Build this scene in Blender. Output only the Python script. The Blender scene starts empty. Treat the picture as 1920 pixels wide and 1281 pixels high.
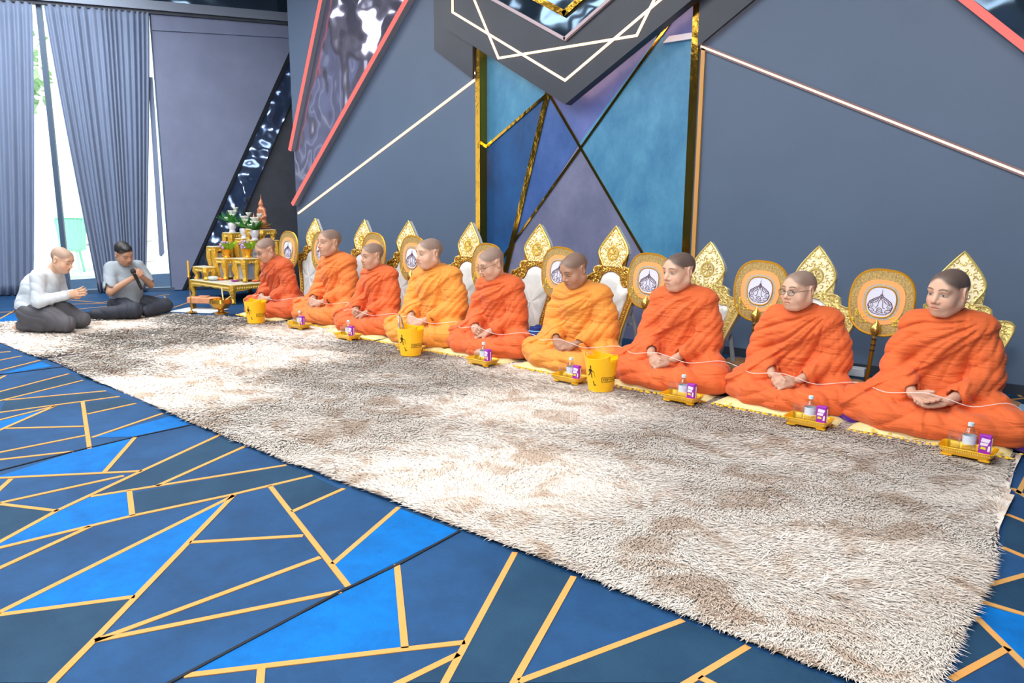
import bpy, math, random
import numpy as np
from mathutils import Vector, Matrix

# ------------------------------------------------------------------ camera, world, lights, exposure
SC = bpy.context.scene
COL = SC.collection
cam_d = bpy.data.cameras.new('camera')
cam_d.sensor_width = 36.0
cam_d.lens = 25.95
cam_d.clip_end = 200
cam = bpy.data.objects.new('camera', cam_d)
COL.objects.link(cam)
_F = Vector((-0.63608231, 0.75004251, -0.18120576))
_R = Vector((0.76204421, 0.64750452, 0.00514928))
_U = Vector((-0.12119373, 0.13481143, 0.98343172))
cam.matrix_world = Matrix(((_R.x, _U.x, -_F.x, 0.0), (_R.y, _U.y, -_F.y, 0.0), (_R.z, _U.z, -_F.z, 1.26), (0, 0, 0, 1)))
SC.camera = cam

w = bpy.data.worlds.new('daylight')
SC.world = w
w.use_nodes = True
w.node_tree.nodes['Background'].inputs[0].default_value = (0.93, 0.97, 1.0, 1)
w.node_tree.nodes['Background'].inputs[1].default_value = 1.9

def area(name, loc, target, sx, sy, power, color=(1, 1, 1)):
    d = bpy.data.lights.new(name, 'AREA')
    d.shape = 'RECTANGLE'; d.size = sx; d.size_y = sy; d.energy = power; d.color = color
    o = bpy.data.objects.new(name, d); COL.objects.link(o)
    o.location = loc
    o.rotation_euler = (Vector(target) - Vector(loc)).to_track_quat('-Z', 'Y').to_euler()
    return o
# added soft fill lights under the unseen ceiling, not fittings of the hall
area('ceiling_fill', (-9.6, 2.4, 4.55), (-9.6, 2.4, 0), 2.2, 2.6, 205, (0.97, 0.98, 1.0))
area('ceiling_fill', (-6.0, 1.8, 4.55), (-6.0, 1.8, 0), 3.2, 2.2, 205, (1.0, 0.98, 0.96))
area('ceiling_fill', (-1.6, 1.8, 4.55), (-1.6, 1.8, 0), 3.2, 2.2, 160, (1.0, 0.98, 0.96))
area('ceiling_fill', (-4.2, -1.8, 4.55), (-4.2, -1.8, 0), 5.5, 2.0, 260, (1.0, 0.98, 0.96))
# the photographer's flash, in a small softbox above the lens
area('camera_flash', (-0.15, -0.25, 2.35), (-2.6, 4.8, 0.6), 0.5, 0.35, 70, (1.0, 0.99, 0.97))
# daylight of the open terrace outside the window wall
sun_d = bpy.data.lights.new('sun', 'SUN'); sun_d.energy = 7.0; sun_d.angle = 0.05
sun = bpy.data.objects.new('sun', sun_d); COL.objects.link(sun)
sun.rotation_euler = Vector((-0.6, 0.45, -0.9)).to_track_quat('-Z', 'Y').to_euler()

vs = SC.view_settings
vs.view_transform = 'Standard'; vs.look = 'None'; vs.gamma = 1.0; vs.use_curve_mapping = False
vs.exposure = 0.35
FLOOR_LINES=[[(-7.811,1.117),(-7.31,1.957)],[(-6.639,0.947),(-7.037,1.956)],[(-6.089,0.887),(-6.73,1.998)],[(-5.518,1.037),(-6.304,1.636)],[(-5.399,0.645),(-6.024,1.967)],[(-5.205,0.538),(-5.718,1.952)],[(-5.502,1.411),(-5.274,1.939)],[(-5.393,0.419),(-5.051,1.936)],[(-4.756,0.384),(-5.107,1.57)],[(-4.201,0.496),(-5.107,1.57)],[(-5.087,1.724),(-4.059,1.385)],[(-4.794,1.213),(-4.502,1.524)],[(-4.761,1.633),(-4.792,1.932)],[(-4.25,1.469),(-4.434,1.936)],[(-4.389,0.163),(-4.316,1.461)],[(-4.6,0.215),(-4.073,1.316)],[(-4.076,1.622),(-3.639,1.296)],[(-4.504,0.262),(-3.52,1.418)],[(-3.52,1.418),(-3.772,1.952)],[(-2.669,-0.023),(-3.311,0.985)],[(-3.311,0.985),(-3.52,1.418)],[(-3.696,-0.039),(-3.519,1.335)],[(-4.371,0.444),(-3.305,0.983)],[(-3.024,0.388),(-3.867,0.977)],[(-3.275,1.378),(-3.486,1.934)],[(-3.367,1.134),(-3.073,1.917)],[(-3.31,1.273),(-3.023,1.165)],[(-3.245,-0.167),(-3.02,1.174)],[(-3.02,1.174),(-2.928,1.532)],[(-2.928,1.532),(-2.857,1.918)],[(-2.606,-0.174),(-3.042,1.013)],[(-2.299,-0.274),(-2.908,1.549)],[(-2.914,1.552),(-2.199,0.708)],[(-2.199,0.708),(-1.506,-0.135)],[(-3.052,-0.183),(-2.362,0.895)],[(-2.61,1.201),(-2.337,1.514)],[(-2.891,1.714),(-1.891,1.389)],[(-2.566,1.615),(-2.612,1.915)],[(-2.196,0.711),(-2.137,1.452)],[(-2.196,0.711),(-1.883,1.354)],[(-2.06,1.45),(-2.267,1.938)],[(-1.888,1.599),(-1.483,1.278)],[(-1.84,0.804),(-1.484,1.27)],[(-1.484,1.27),(-1.372,1.413)],[(-1.629,1.945),(-0.888,0.436)],[(-1.36,1.94),(-0.828,0.523)],[(-1.507,0.277),(-1.346,1.359)],[(-1.137,1.377),(-0.944,1.938)],[(-1.71,0.956),(-0.909,0.423)],[(-0.973,0.789),(-0.735,1.937)],[(-0.777,1.712),(0.149,1.615)],[(-0.3,3.555),(0.557,3.094)],[(-0.268,3.181),(0.618,2.762)],[(-0.266,2.801),(0.231,3.776)],[(-0.264,2.675),(0.754,2.653)],[(-0.26,2.558),(0.426,1.639)],[(-0.254,2.151),(-0.158,2.422)],[(-0.322,3.92),(0.26,3.121)],[(-0.278,4.944),(-0.293,3.861)],[(-8.726,2.07),(-10.38,2.934)],[(-10.436,1.811),(-10.008,2.835)],[(-9.724,3.156),(-9.72,3.738)],[(-10.339,3.375),(-10.008,3.819)],[(-10.835,3.575),(-10.137,3.772)],[(-10.137,3.772),(-10.308,3.984)],[(-9.017,4.183),(-9.599,4.793)],[(-10.184,4.331),(-10.41,4.784)],[(-10.22,4.621),(-9.915,4.501)],[(-9.056,1.485),(-9.16,2.61)],[(-1.649,5.917),(-1.436,5.855)],[(-1.436,5.855),(-1.376,6.014)],[(-1.436,5.855),(-1.305,5.757)],[(-0.68,5.58),(-0.033,6.678)],[(-0.704,5.704),(-0.653,5.604)],[(-0.553,5.8),(0.028,4.912)],[(-0.549,6.052),(-0.506,5.935)],[(-2.523,5.812),(-2.408,6.003)],[(-1.966,5.865),(-1.62,5.821)]]
FLOOR_BRIGHT=[[(-6.393,1.626),(-6.655,1.982),(-6.412,1.983),(-6.373,1.621)],[(-4.986,1.24),(-5.072,1.534),(-4.793,1.187)],[(-4.25,1.469),(-4.35,1.98),(-4.094,1.939),(-4.084,1.64)],[(-3.953,0.956),(-4.057,1.298),(-4.076,1.622),(-3.639,1.296),(-3.929,0.949)],[(-3.137,0.732),(-3.293,0.979),(-3.367,1.134),(-3.314,1.269),(-3.032,1.164),(-3.101,0.722)],[(-2.577,0.578),(-2.91,1.532),(-2.368,0.894)],[(-1.893,1.392),(-2.057,1.452),(-2.258,1.931),(-1.912,1.937)],[(-1.846,0.805),(-1.864,1.178),(-1.879,1.586),(-1.485,1.276),(-1.662,1.043)],[(-0.266,2.648),(-0.144,2.662),(-0.113,2.366),(-0.257,2.556)],[(-10.127,4.306),(-10.22,4.621),(-9.915,4.501),(-9.58,4.002)],[(-10.008,2.835),(-9.614,2.511),(-9.18,2.392),(-9.245,2.635)]]
FLOOR_DARK=[[(-5.75,1.45),(-5.995,1.957),(-5.7,1.946),(-5.527,1.388)],[(-5.486,1.407),(-5.251,1.93),(-5.057,1.931),(-5.209,1.301)],[(-5.033,1.72),(-4.988,1.937),(-4.806,1.938),(-4.774,1.637)],[(-3.745,1.937),(-3.478,1.929),(-3.275,1.378),(-3.366,1.151),(-3.506,1.412)],[(-3.272,1.281),(-3.066,1.913),(-2.86,1.92),(-2.928,1.532),(-3.026,1.176)],[(-2.873,1.73),(-2.854,1.916),(-2.626,1.902),(-2.579,1.623)],[(-3.555,0.847),(-3.303,0.978),(-3.163,0.739)],[(-1.626,1.945),(-1.362,1.937),(-1.144,1.365),(-1.283,1.246)],[(-1.13,1.378),(-0.941,1.933),(-0.739,1.934),(-0.79,1.671)],[(-2.196,0.711),(-2.362,0.895),(-2.56,0.573),(-2.183,0.47),(-2.078,0.56)],[(-0.772,1.704),(-0.733,1.932),(-0.5,1.936),(-0.482,1.881),(-0.727,1.67)],[(-0.295,3.545),(-0.235,3.514),(-0.197,3.157),(-0.266,3.189)],[(-0.263,2.689),(-0.264,2.798),(-0.177,2.965),(-0.147,2.684)],[(-0.255,2.546),(-0.16,2.423),(-0.253,2.158)],[(-0.543,5.998),(-0.501,6.035),(-0.405,5.126),(-0.678,5.564)],[(-1.637,5.878),(-1.428,5.827),(-1.434,5.409),(-1.952,5.825)],[(-1.34,1.353),(-1.283,1.246),(-1.37,1.17)],[(-2.058,1.451),(-2.891,1.714),(-2.137,1.457),(-1.898,1.387)]]
FLOOR_SEAMS=[[(-6.485,0.728),(-6.317,2.068)],[(-3.932,0.084),(-4.073,1.316),(-4.085,1.626),(-4.073,1.929)],[(-1.774,-0.132),(-1.87,1.182),(-1.884,1.344),(-1.882,1.604),(-1.909,1.94)]]
# ------------------------------------------------------------------ helpers
PI = math.pi
rnd = random.Random(7)
def s2l(c):
    return tuple((v / 12.92 if v <= 0.04045 else ((v + 0.055) / 1.055) ** 2.4) for v in (x / 255.0 for x in c))
MATS = {}
def mat(name, rgb, rough=0.6, metal=0.0, spec=0.5, noise=0.0, nscale=20.0, bump=0.0, bscale=60.0, stretch=(1, 1, 1), rgb2=None, coat=0.0, bdetail=4, sheen=0.0, trans=0.0, emit=0.0, bdist=0.01, lo=0.35, hi=0.65, nrough=0.6):
    """one procedural principled material; rgb in sRGB 0..255"""
    if name in MATS: return MATS[name]
    m = bpy.data.materials.new(name); m.use_nodes = True
    nt = m.node_tree; b = nt.nodes['Principled BSDF']
    c = s2l(rgb)
    b.inputs['Base Color'].default_value = (*c, 1)
    b.inputs['Roughness'].default_value = rough
    b.inputs['Metallic'].default_value = metal
    b.inputs['Specular IOR Level'].default_value = spec
    if coat: b.inputs['Coat Weight'].default_value = coat; b.inputs['Coat Roughness'].default_value = 0.1
    if sheen: b.inputs['Sheen Weight'].default_value = sheen
    if trans: b.inputs['Transmission Weight'].default_value = trans
    if emit:
        b.inputs['Emission Color'].default_value = (*c, 1); b.inputs['Emission Strength'].default_value = emit
    if noise or bump:
        tc = nt.nodes.new('ShaderNodeTexCoord'); mp = nt.nodes.new('ShaderNodeMapping')
        mp.inputs['Scale'].default_value = stretch
        nt.links.new(tc.outputs['Object'], mp.inputs['Vector'])
    if noise:
        n = nt.nodes.new('ShaderNodeTexNoise'); n.inputs['Scale'].default_value = nscale; n.inputs['Detail'].default_value = 6; n.inputs['Roughness'].default_value = nrough
        nt.links.new(mp.outputs[0], n.inputs['Vector'])
        r = nt.nodes.new('ShaderNodeValToRGB')
        d = s2l(rgb2) if rgb2 else tuple(v * (1 - noise) for v in c)
        r.color_ramp.elements[0].position = lo; r.color_ramp.elements[0].color = (*d, 1)
        r.color_ramp.elements[1].position = hi; r.color_ramp.elements[1].color = (*c, 1)
        nt.links.new(n.outputs['Fac'], r.inputs['Fac']); nt.links.new(r.outputs[0], b.inputs['Base Color'])
    if bump:
        n2 = nt.nodes.new('ShaderNodeTexNoise'); n2.inputs['Scale'].default_value = bscale; n2.inputs['Detail'].default_value = bdetail
        nt.links.new(mp.outputs[0], n2.inputs['Vector'])
        bp = nt.nodes.new('ShaderNodeBump'); bp.inputs['Strength'].default_value = bump; bp.inputs['Distance'].default_value = bdist
        nt.links.new(n2.outputs['Fac'], bp.inputs['Height']); nt.links.new(bp.outputs[0], b.inputs['Normal'])
    MATS[name] = m
    return m
def emat(name, rgb, strength):
    if name in MATS: return MATS[name]
    m = bpy.data.materials.new(name); m.use_nodes = True; nt = m.node_tree
    for n in list(nt.nodes): nt.nodes.remove(n)
    e = nt.nodes.new('ShaderNodeEmission'); e.inputs[0].default_value = (*s2l(rgb), 1); e.inputs[1].default_value = strength
    o = nt.nodes.new('ShaderNodeOutputMaterial'); nt.links.new(e.outputs[0], o.inputs[0])
    MATS[name] = m; return m
def clearmat(name, rgb=(255, 255, 255), fac=0.12, rough=0.03):
    """thin clear glass or plastic: mostly see-through with a glossy coat"""
    if name in MATS: return MATS[name]
    m = bpy.data.materials.new(name); m.use_nodes = True; nt = m.node_tree
    for n in list(nt.nodes): nt.nodes.remove(n)
    t = nt.nodes.new('ShaderNodeBsdfTransparent'); t.inputs[0].default_value = (*s2l(rgb), 1)
    g = nt.nodes.new('ShaderNodeBsdfGlossy'); g.inputs['Roughness'].default_value = rough
    lw = nt.nodes.new('ShaderNodeLayerWeight'); lw.inputs[0].default_value = 0.3
    mt = nt.nodes.new('ShaderNodeMath'); mt.operation = 'MULTIPLY_ADD'; mt.inputs[1].default_value = 0.5; mt.inputs[2].default_value = fac
    mx = nt.nodes.new('ShaderNodeMixShader'); o = nt.nodes.new('ShaderNodeOutputMaterial')
    nt.links.new(lw.outputs['Facing'], mt.inputs[0]); nt.links.new(mt.outputs[0], mx.inputs[0])
    nt.links.new(t.outputs[0], mx.inputs[1]); nt.links.new(g.outputs[0], mx.inputs[2]); nt.links.new(mx.outputs[0], o.inputs[0])
    MATS[name] = m; return m

class MB:
    """collects vertices and faces for one mesh"""
    def __init__(s): s.v = []; s.f = []
    def add(s, vs, fs):
        o = len(s.v); s.v += [tuple(p) for p in vs]; s.f += [tuple(i + o for i in f) for f in fs]; return s
    def box(s, c, d, rz=0.0, taper=1.0):
        x, y, z = (q / 2 for q in d); ca, sa = math.cos(rz), math.sin(rz); P = []
        for k, t in ((-z, 1.0), (z, taper)):
            for a, b in ((-x, -y), (x, -y), (x, y), (-x, y)):
                a *= t; b *= t
                P.append((c[0] + a * ca - b * sa, c[1] + a * sa + b * ca, c[2] + k))
        return s.add(P, [(3, 2, 1, 0), (4, 5, 6, 7), (0, 1, 5, 4), (1, 2, 6, 5), (2, 3, 7, 6), (3, 0, 4, 7)])
    def bbox(s, c, d, b=0.004, rz=0.0):
        """box with chamfered edges"""
        x, y, z = (q / 2 for q in d); b = min(b, x * .9, y * .9, z * .9); ca, sa = math.cos(rz), math.sin(rz); P = []
        def ring(hx, hy, k, cut):
            for a, e in ((-hx + cut, -hy), (hx - cut, -hy), (hx, -hy + cut), (hx, hy - cut), (hx - cut, hy), (-hx + cut, hy), (-hx, hy - cut), (-hx, -hy + cut)):
                P.append((c[0] + a * ca - e * sa, c[1] + a * sa + e * ca, c[2] + k))
        ring(x - b, y - b, -z, b); ring(x, y, -z + b, b); ring(x, y, z - b, b); ring(x - b, y - b, z, b)
        F = [tuple(range(7, -1, -1)), tuple(range(24, 32))]
        for r in range(3):
            for i in range(8):
                j = (i + 1) % 8; F.append((r * 8 + i, r * 8 + j, r * 8 + 8 + j, r * 8 + 8 + i))
        return s.add(P, F)
    def tube(s, pts, r, n=8, closed=False, cap=True):
        pts = [Vector(p) for p in pts]; m = len(pts); R = r if isinstance(r, (list, tuple)) else [r] * m; P = []; nrm = None
        for i, p in enumerate(pts):
            a = pts[i - 1] if (i > 0 or closed) else p; b = pts[(i + 1) % m] if (i < m - 1 or closed) else p
            t = (b - a).normalized()
            if nrm is None:
                nrm = t.orthogonal().normalized()
            else:
                nrm = (nrm - t * nrm.dot(t)); nrm = nrm.normalized() if nrm.length > 1e-6 else t.orthogonal().normalized()
            bn = t.cross(nrm)
            for k in range(n):
                an = 2 * PI * k / n; P.append(p + (nrm * math.cos(an) + bn * math.sin(an)) * R[i])
        F = []
        for i in range(m if closed else m - 1):
            for k in range(n):
                F.append((i * n + k, i * n + (k + 1) % n, ((i + 1) % m) * n + (k + 1) % n, ((i + 1) % m) * n + k))
        if cap and not closed:
            F.append(tuple(range(n - 1, -1, -1))); F.append(tuple((m - 1) * n + k for k in range(n)))
        return s.add(P, F)
    def lathe(s, prof, n=24, c=(0, 0, 0), axis='z', cap=True, a0=0.0):
        P = []; F = []
        for r, z in prof:
            for k in range(n):
                a = a0 + 2 * PI * k / n
                if axis == 'z': P.append((c[0] + r * math.cos(a), c[1] + r * math.sin(a), c[2] + z))
                elif axis == 'y': P.append((c[0] + r * math.cos(a), c[1] + z, c[2] + r * math.sin(a)))
                else: P.append((c[0] + z, c[1] + r * math.cos(a), c[2] + r * math.sin(a)))
        for i in range(len(prof) - 1):
            for k in range(n):
                F.append((i * n + k, i * n + (k + 1) % n, (i + 1) * n + (k + 1) % n, (i + 1) * n + k))
        if cap:
            if prof[0][0] > 1e-6: F.append(tuple(range(n - 1, -1, -1)))
            if prof[-1][0] > 1e-6: F.append(tuple((len(prof) - 1) * n + k for k in range(n)))
        return s.add(P, F)
    def prism(s, poly, t0, t1, fn):
        """2D outline (a,b) swept from t0 to t1; fn maps (a,b,t) to a point"""
        n = len(poly)
        P = [fn(a, b, t0) for a, b in poly] + [fn(a, b, t1) for a, b in poly]
        return s.add(P, [tuple(range(n)), tuple(range(2 * n - 1, n - 1, -1))] + [(i, n + i, n + (i + 1) % n, (i + 1) % n) for i in range(n)])
    def ring(s, outer, inner, t0, t1, fn):
        """flat frame between two outlines with the same number of points"""
        n = len(outer)
        P = [fn(a, b, t) for t in (t0, t1) for L in (outer, inner) for a, b in L]
        F = []
        for i in range(n):
            j = (i + 1) % n
            F += [(i, j, n + j, n + i), (2 * n + i, 3 * n + i, 3 * n + j, 2 * n + j), (i, 2 * n + i, 2 * n + j, j), (n + i, n + j, 3 * n + j, 3 * n + i)]
        return s.add(P, F)
    def ell(s, c, r, n=10, m=6, M=None):
        P = []; F = []
        for i in range(m + 1):
            th = PI * i / m
            for k in range(n):
                a = 2 * PI * k / n
                v = Vector((r[0] * math.sin(th) * math.cos(a), r[1] * math.sin(th) * math.sin(a), r[2] * math.cos(th)))
                if M is not None: v = M @ v
                P.append((c[0] + v.x, c[1] + v.y, c[2] + v.z))
        for i in range(m):
            for k in range(n): F.append((i * n + k, (i + 1) * n + k, (i + 1) * n + (k + 1) % n, i * n + (k + 1) % n))
        return s.add(P, F)
    def mesh(s, name, smooth=False):
        me = bpy.data.meshes.new(name); me.from_pydata(s.v, [], s.f); me.validate(); me.update()
        if smooth:
            me.polygons.foreach_set('use_smooth', [True] * len(me.polygons))
            try: me.set_sharp_from_angle(angle=math.radians(40))
            except Exception: pass
        return me
    def build(s, name, m, parent=None, smooth=False):
        return link(name, s.mesh(name, smooth), m, parent)
def link(name, me, m, parent=None):
    if m is not None:
        me.materials.clear(); me.materials.append(m)
    o = bpy.data.objects.new(name, me); COL.objects.link(o)
    if parent is not None: o.parent = parent
    return o
def share(name, me, parent=None, loc=(0, 0, 0), rot=(0, 0, 0), scale=(1, 1, 1)):
    o = bpy.data.objects.new(name, me); COL.objects.link(o); o.location = loc; o.rotation_euler = rot; o.scale = scale
    if parent is not None: o.parent = parent
    return o
def tag(o, label=None, cat=None, group=None, kind=None):
    if label: o['label'] = label
    if cat: o['category'] = cat
    if group: o['group'] = group
    if kind: o['kind'] = kind
    return o
def empty(name, loc=(0, 0, 0), rz=0.0):
    o = bpy.data.objects.new(name, None); COL.objects.link(o); o.location = loc; o.rotation_euler = (0, 0, rz); o.empty_display_size = 0.1
    return o
def copy_tree(o, parent=None):
    c = o.copy(); COL.objects.link(c); c.parent = parent
    for ch in o.children: copy_tree(ch, c)
    return c
def npmesh(name, V, F, smooth=True):
    """mesh from numpy arrays (F: n x 3 or n x 4)"""
    me = bpy.data.meshes.new(name); V = np.asarray(V, np.float32); F = np.asarray(F, np.int32); k = F.shape[1]
    me.vertices.add(len(V)); me.vertices.foreach_set('co', V.ravel())
    me.loops.add(F.size); me.loops.foreach_set('vertex_index', F.ravel())
    me.polygons.add(len(F)); me.polygons.foreach_set('loop_start', np.arange(0, F.size, k, dtype=np.int32))
    me.polygons.foreach_set('loop_total', np.full(len(F), k, np.int32))
    me.update(calc_edges=True)
    if smooth: me.polygons.foreach_set('use_smooth', np.ones(len(F), bool))
    return me
def flat(x, y, z): return lambda a, b, t: (x + a, y + b, z + t)
XZ = lambda a, b, t: (a, t, b)
# ------------------------------------------------------------------ the setting: floor, walls, windows
FX0, FX1, FY0, FY1, CZ = -13.6, 3.2, -4.2, 8.6, 4.7
m_floor = mat('carpet_navy', (34, 78, 124), 0.7, spec=0.15, noise=0.6, nscale=2.3, rgb2=(26, 58, 92), bump=0.25, bscale=300, lo=0.3, hi=0.7, nrough=0.75)
m_bright = mat('carpet_bright_blue', (2, 106, 184), 0.7, spec=0.12, noise=0.4, nscale=5, rgb2=(8, 88, 154), bump=0.25, bscale=300, nrough=0.75)
m_slate = mat('carpet_slate', (33, 66, 92), 0.7, spec=0.15, noise=0.4, nscale=4, rgb2=(26, 56, 82), bump=0.25, bscale=300)
m_line = mat('carpet_gold_line', (200, 142, 76), 0.85, spec=0.2, noise=0.3, nscale=6, rgb2=(186, 146, 86))
m_seam = mat('carpet_seam', (14, 22, 34), 0.9)
fl = tag(MB().box(((FX0 + FX1) / 2, (FY0 + FY1) / 2, -0.05), (FX1 - FX0, FY1 - FY0, 0.1)).build('floor', m_floor), kind='structure')
for i, P in enumerate(FLOOR_BRIGHT + FLOOR_DARK):
    b = i < len(FLOOR_BRIGHT)
    area2 = sum(P[k - 1][0] * P[k][1] - P[k][0] * P[k - 1][1] for k in range(len(P)))
    if area2 < 0: P = P[::-1]
    mb = MB(); mb.prism(P[::-1], -0.002, 0.0015, flat(0, 0, 0)); mb.build('carpet_patch', m_bright if b else m_slate, fl)
def strip(P, wd, z0, z1):
    mb = MB()
    for a, b in zip(P[:-1], P[1:]):
        d = Vector((b[0] - a[0], b[1] - a[1])); d.normalize(); n = Vector((-d.y, d.x)) * wd / 2
        mb.prism([(a[0] - n.x, a[1] - n.y), (a[0] + n.x, a[1] + n.y), (b[0] + n.x, b[1] + n.y), (b[0] - n.x, b[1] - n.y)], z0, z1, flat(0, 0, 0))
    return mb
for P in FLOOR_LINES: strip(P, 0.022, -0.001, 0.0028).build('carpet_line', m_line, fl)
for P in FLOOR_SEAMS: strip(P, 0.011, -0.001, 0.0045).build('carpet_seam', m_seam, fl)

m_wall = mat('wall_slate_paint', (89, 108, 133), 0.5, spec=0.45, noise=0.1, nscale=0.8, bump=0.12, bscale=220, bdist=0.003)
m_dark = mat('wall_charcoal', (52, 58, 70), 0.6, noise=0.3, nscale=5)
m_chev = mat('chevron_charcoal', (48, 55, 68), 0.45, noise=0.2, nscale=3)
m_ceil = mat('ceiling_grey', (120, 124, 134), 0.8)
m_gold = mat('gold_mirror_trim', (176, 136, 52), 0.12, metal=1.0, bump=0.25, bscale=6, bdist=0.02)
m_led = emat('warm_led', (255, 214, 168), 2.2)
m_backlit = emat('warm_backlight', (255, 200, 170), 12.0)
m_chan = mat('dusky_led_channel', (120, 98, 104), 0.4)
m_ledsoft = emat('warm_led_tube', (255, 214, 176), 1.6)
m_pink = emat('coral_neon', (255, 118, 112), 1.05)
m_alu = mat('neon_back_channel', (150, 158, 166), 0.5, metal=0.3)
def wavy(name, rgb, sc, dist, metal=1.0, rough=0.04):
    return mat(name, rgb, rough, metal=metal, bump=0.9, bscale=sc, bdist=dist, bdetail=1.5)
m_mirror = wavy('rippled_mirror_film', (152, 150, 172), 1.5, 0.16, .75, .12)
m_mirror_dk = wavy('rippled_dark_mirror', (70, 90, 108), 1.4, 0.14, .75, .1)
WY = 6.0
def wp(a, b, t): return (a, WY - t, b)          # wall plane: a = X, b = height, t = out of the wall
NX0, NX1 = -5.57, -3.06                          # niche between the two gold strips
XC = (NX0 + NX1) / 2
wl = tag(MB().box(((-9.02 + NX0) / 2, WY + 0.15, CZ / 2), (NX0 + 9.02, 0.3, CZ)).build('wall_back_1', m_wall), kind='structure')
wr = tag(MB().box(((NX1 + FX1) / 2, WY + 0.15, CZ / 2), (FX1 - NX1, 0.3, CZ)).build('wall_back_2', m_wall), kind='structure')
for wobj, x0, x1 in ((wl, -9.02, NX0), (wr, NX1, FX1)):
    MB().box(((x0 + x1) / 2, WY - 0.006, 0.035), (x1 - x0, 0.012, 0.07)).build('skirting', m_chev, wobj)
wn = tag(MB().box((XC, WY + 0.25, CZ / 2), (NX1 - NX0, 0.3, CZ)).build('wall_niche', m_dark), kind='structure')
for x_ in (NX1 + 0.062,):
    MB().prism([(x_ - .018, 0.0), (x_ + .018, 0.0), (x_ + .018, 2.56), (x_ - .018, 2.56)], 0.0, 0.02, wp).build('painted_lit_edge', mat('lit_gold_orange', (206, 152, 82), .4), wr)  # light caught by the gold strip's side, painted as a matte orange strip
# niche panels (outlines in wall metres), each a slab of its own with stippled paint
def paint(n, a, b): return mat(n, a, 0.45, noise=0.5, nscale=3.0, rgb2=b, bump=0.3, bscale=9, bdist=0.01, lo=0.3, hi=0.68, nrough=0.7, stretch=(1.3, 1, 0.8))
p_sky = paint('panel_sky_blue', (80, 150, 186), (50, 118, 162))
p_deep = paint('panel_deep_blue', (26, 86, 146), (16, 62, 112))
p_mid = paint('panel_royal_blue', (66, 100, 168), (36, 78, 140))
p_vio = paint('panel_violet_blue', (98, 112, 178), (72, 96, 160))
p_grey = paint('panel_grey_violet', (122, 126, 156), (96, 102, 134))
p_sky2 = paint('panel_sky_blue_right', (84, 150, 186), (50, 116, 160))
AP = (-4.70, 2.36)          # where the lines meet under the chevron
CR = (-4.323, 1.845)        # crossing point
def lerp2(a, b, t): return (a[0] + (b[0] - a[0]) * t, a[1] + (b[1] - a[1]) * t)
def online(a, b, z): t = (z - a[1]) / (b[1] - a[1]); return lerp2(a, b, t)
L2b = online((-4.678, 2.35), (-5.17, 0.787), 0.0); L4b = online(CR, (-5.17, 0.843), 0.0); L3b = online(CR, (-3.54, 0.797), 0.0)
L4t = online(CR, (-3.694, 2.515), 3.6); L3t = online(CR, AP, 3.6)
lowL = (NX0, 0.0)
PAN = [('sky', p_sky, [(NX0, 1.86), AP, L3t, (NX0, 3.6)]),
       ('deep', p_deep, [(NX0, 0.0), L2b, AP, (NX0, 1.86)]),
       ('mid', p_mid, [L2b, (L4b[0] if L4b[0] > L2b[0] else L2b[0] + .001, 0.0), CR, AP]) if L4b[0] > L2b[0] else
       ('mid', p_mid, [(-5.17, 0.80), CR, AP]),
       ('vio', p_vio, [AP, CR, L4t, L3t]),
       ('grey', p_grey, [(L2b[0], 0.0), (NX1, 0.0), (NX1, .155), CR, (-5.17, 0.80)]),
       ('sky2', p_sky2, [(NX1, .155), (NX1, 2.72), (-3.51, 2.72), CR]),
       ('vio2', p_vio, [(-3.51, 2.72), (NX1, 2.72), (NX1, 3.6), L4t])]
for k, (nm, m_, P) in enumerate(PAN):
    MB().prism(P, -0.10 + 0.0015 * k, -0.085 + 0.003 * (k % 3), wp).build('wall_panel', m_, wn)
def wbar(P, wd, t0, t1):
    mb = MB()
    for a, b in zip(P[:-1], P[1:]):
        d = Vector((b[0] - a[0], b[1] - a[1])); d.normalize(); n = Vector((-d.y, d.x)) * wd / 2
        e = d * wd * 0.25
        mb.prism([(a[0] - n.x - e.x, a[1] - n.y - e.y), (a[0] + n.x - e.x, a[1] + n.y - e.y), (b[0] + n.x + e.x, b[1] + n.y + e.y), (b[0] - n.x + e.x, b[1] - n.y + e.y)], t0, t1, wp)
    return mb
wbar([(NX0, 1.86), AP], 0.028, -0.1, -0.07).build('gold_trim', m_gold, wn)
wbar([AP, L2b], 0.062, -0.1, -0.066).build('gold_trim', m_gold, wn)
wbar([L3t, (NX1, .155)], 0.024, -0.1, -0.068).build('gold_trim', m_gold, wn)
wbar([L4t, (-5.3, 0.693)], 0.024, -0.1, -0.069).build('gold_trim', m_gold, wn)
for x, sg in ((NX0, 1), (NX1, -1)):
    tag(MB().prism([(x - 0.032 + sg * .01, 0.0), (x + 0.032 + sg * .01, 0.0), (x + 0.032 + sg * .01, 3.7), (x - 0.032 + sg * .01, 3.7)], -0.12, 0.03, wp).build('trim_1' if sg > 0 else 'trim_2', m_gold), kind='structure')
m_whitebar = mat('white_shelf_edge', (222, 224, 236), 0.5)
MB().prism([(-3.42, 2.665), (NX1 - .03, 2.665), (NX1 - .03, 2.715), (-3.36, 2.715)], -0.1, -0.05, wp).build('white_bar', m_whitebar, wn)

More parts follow.
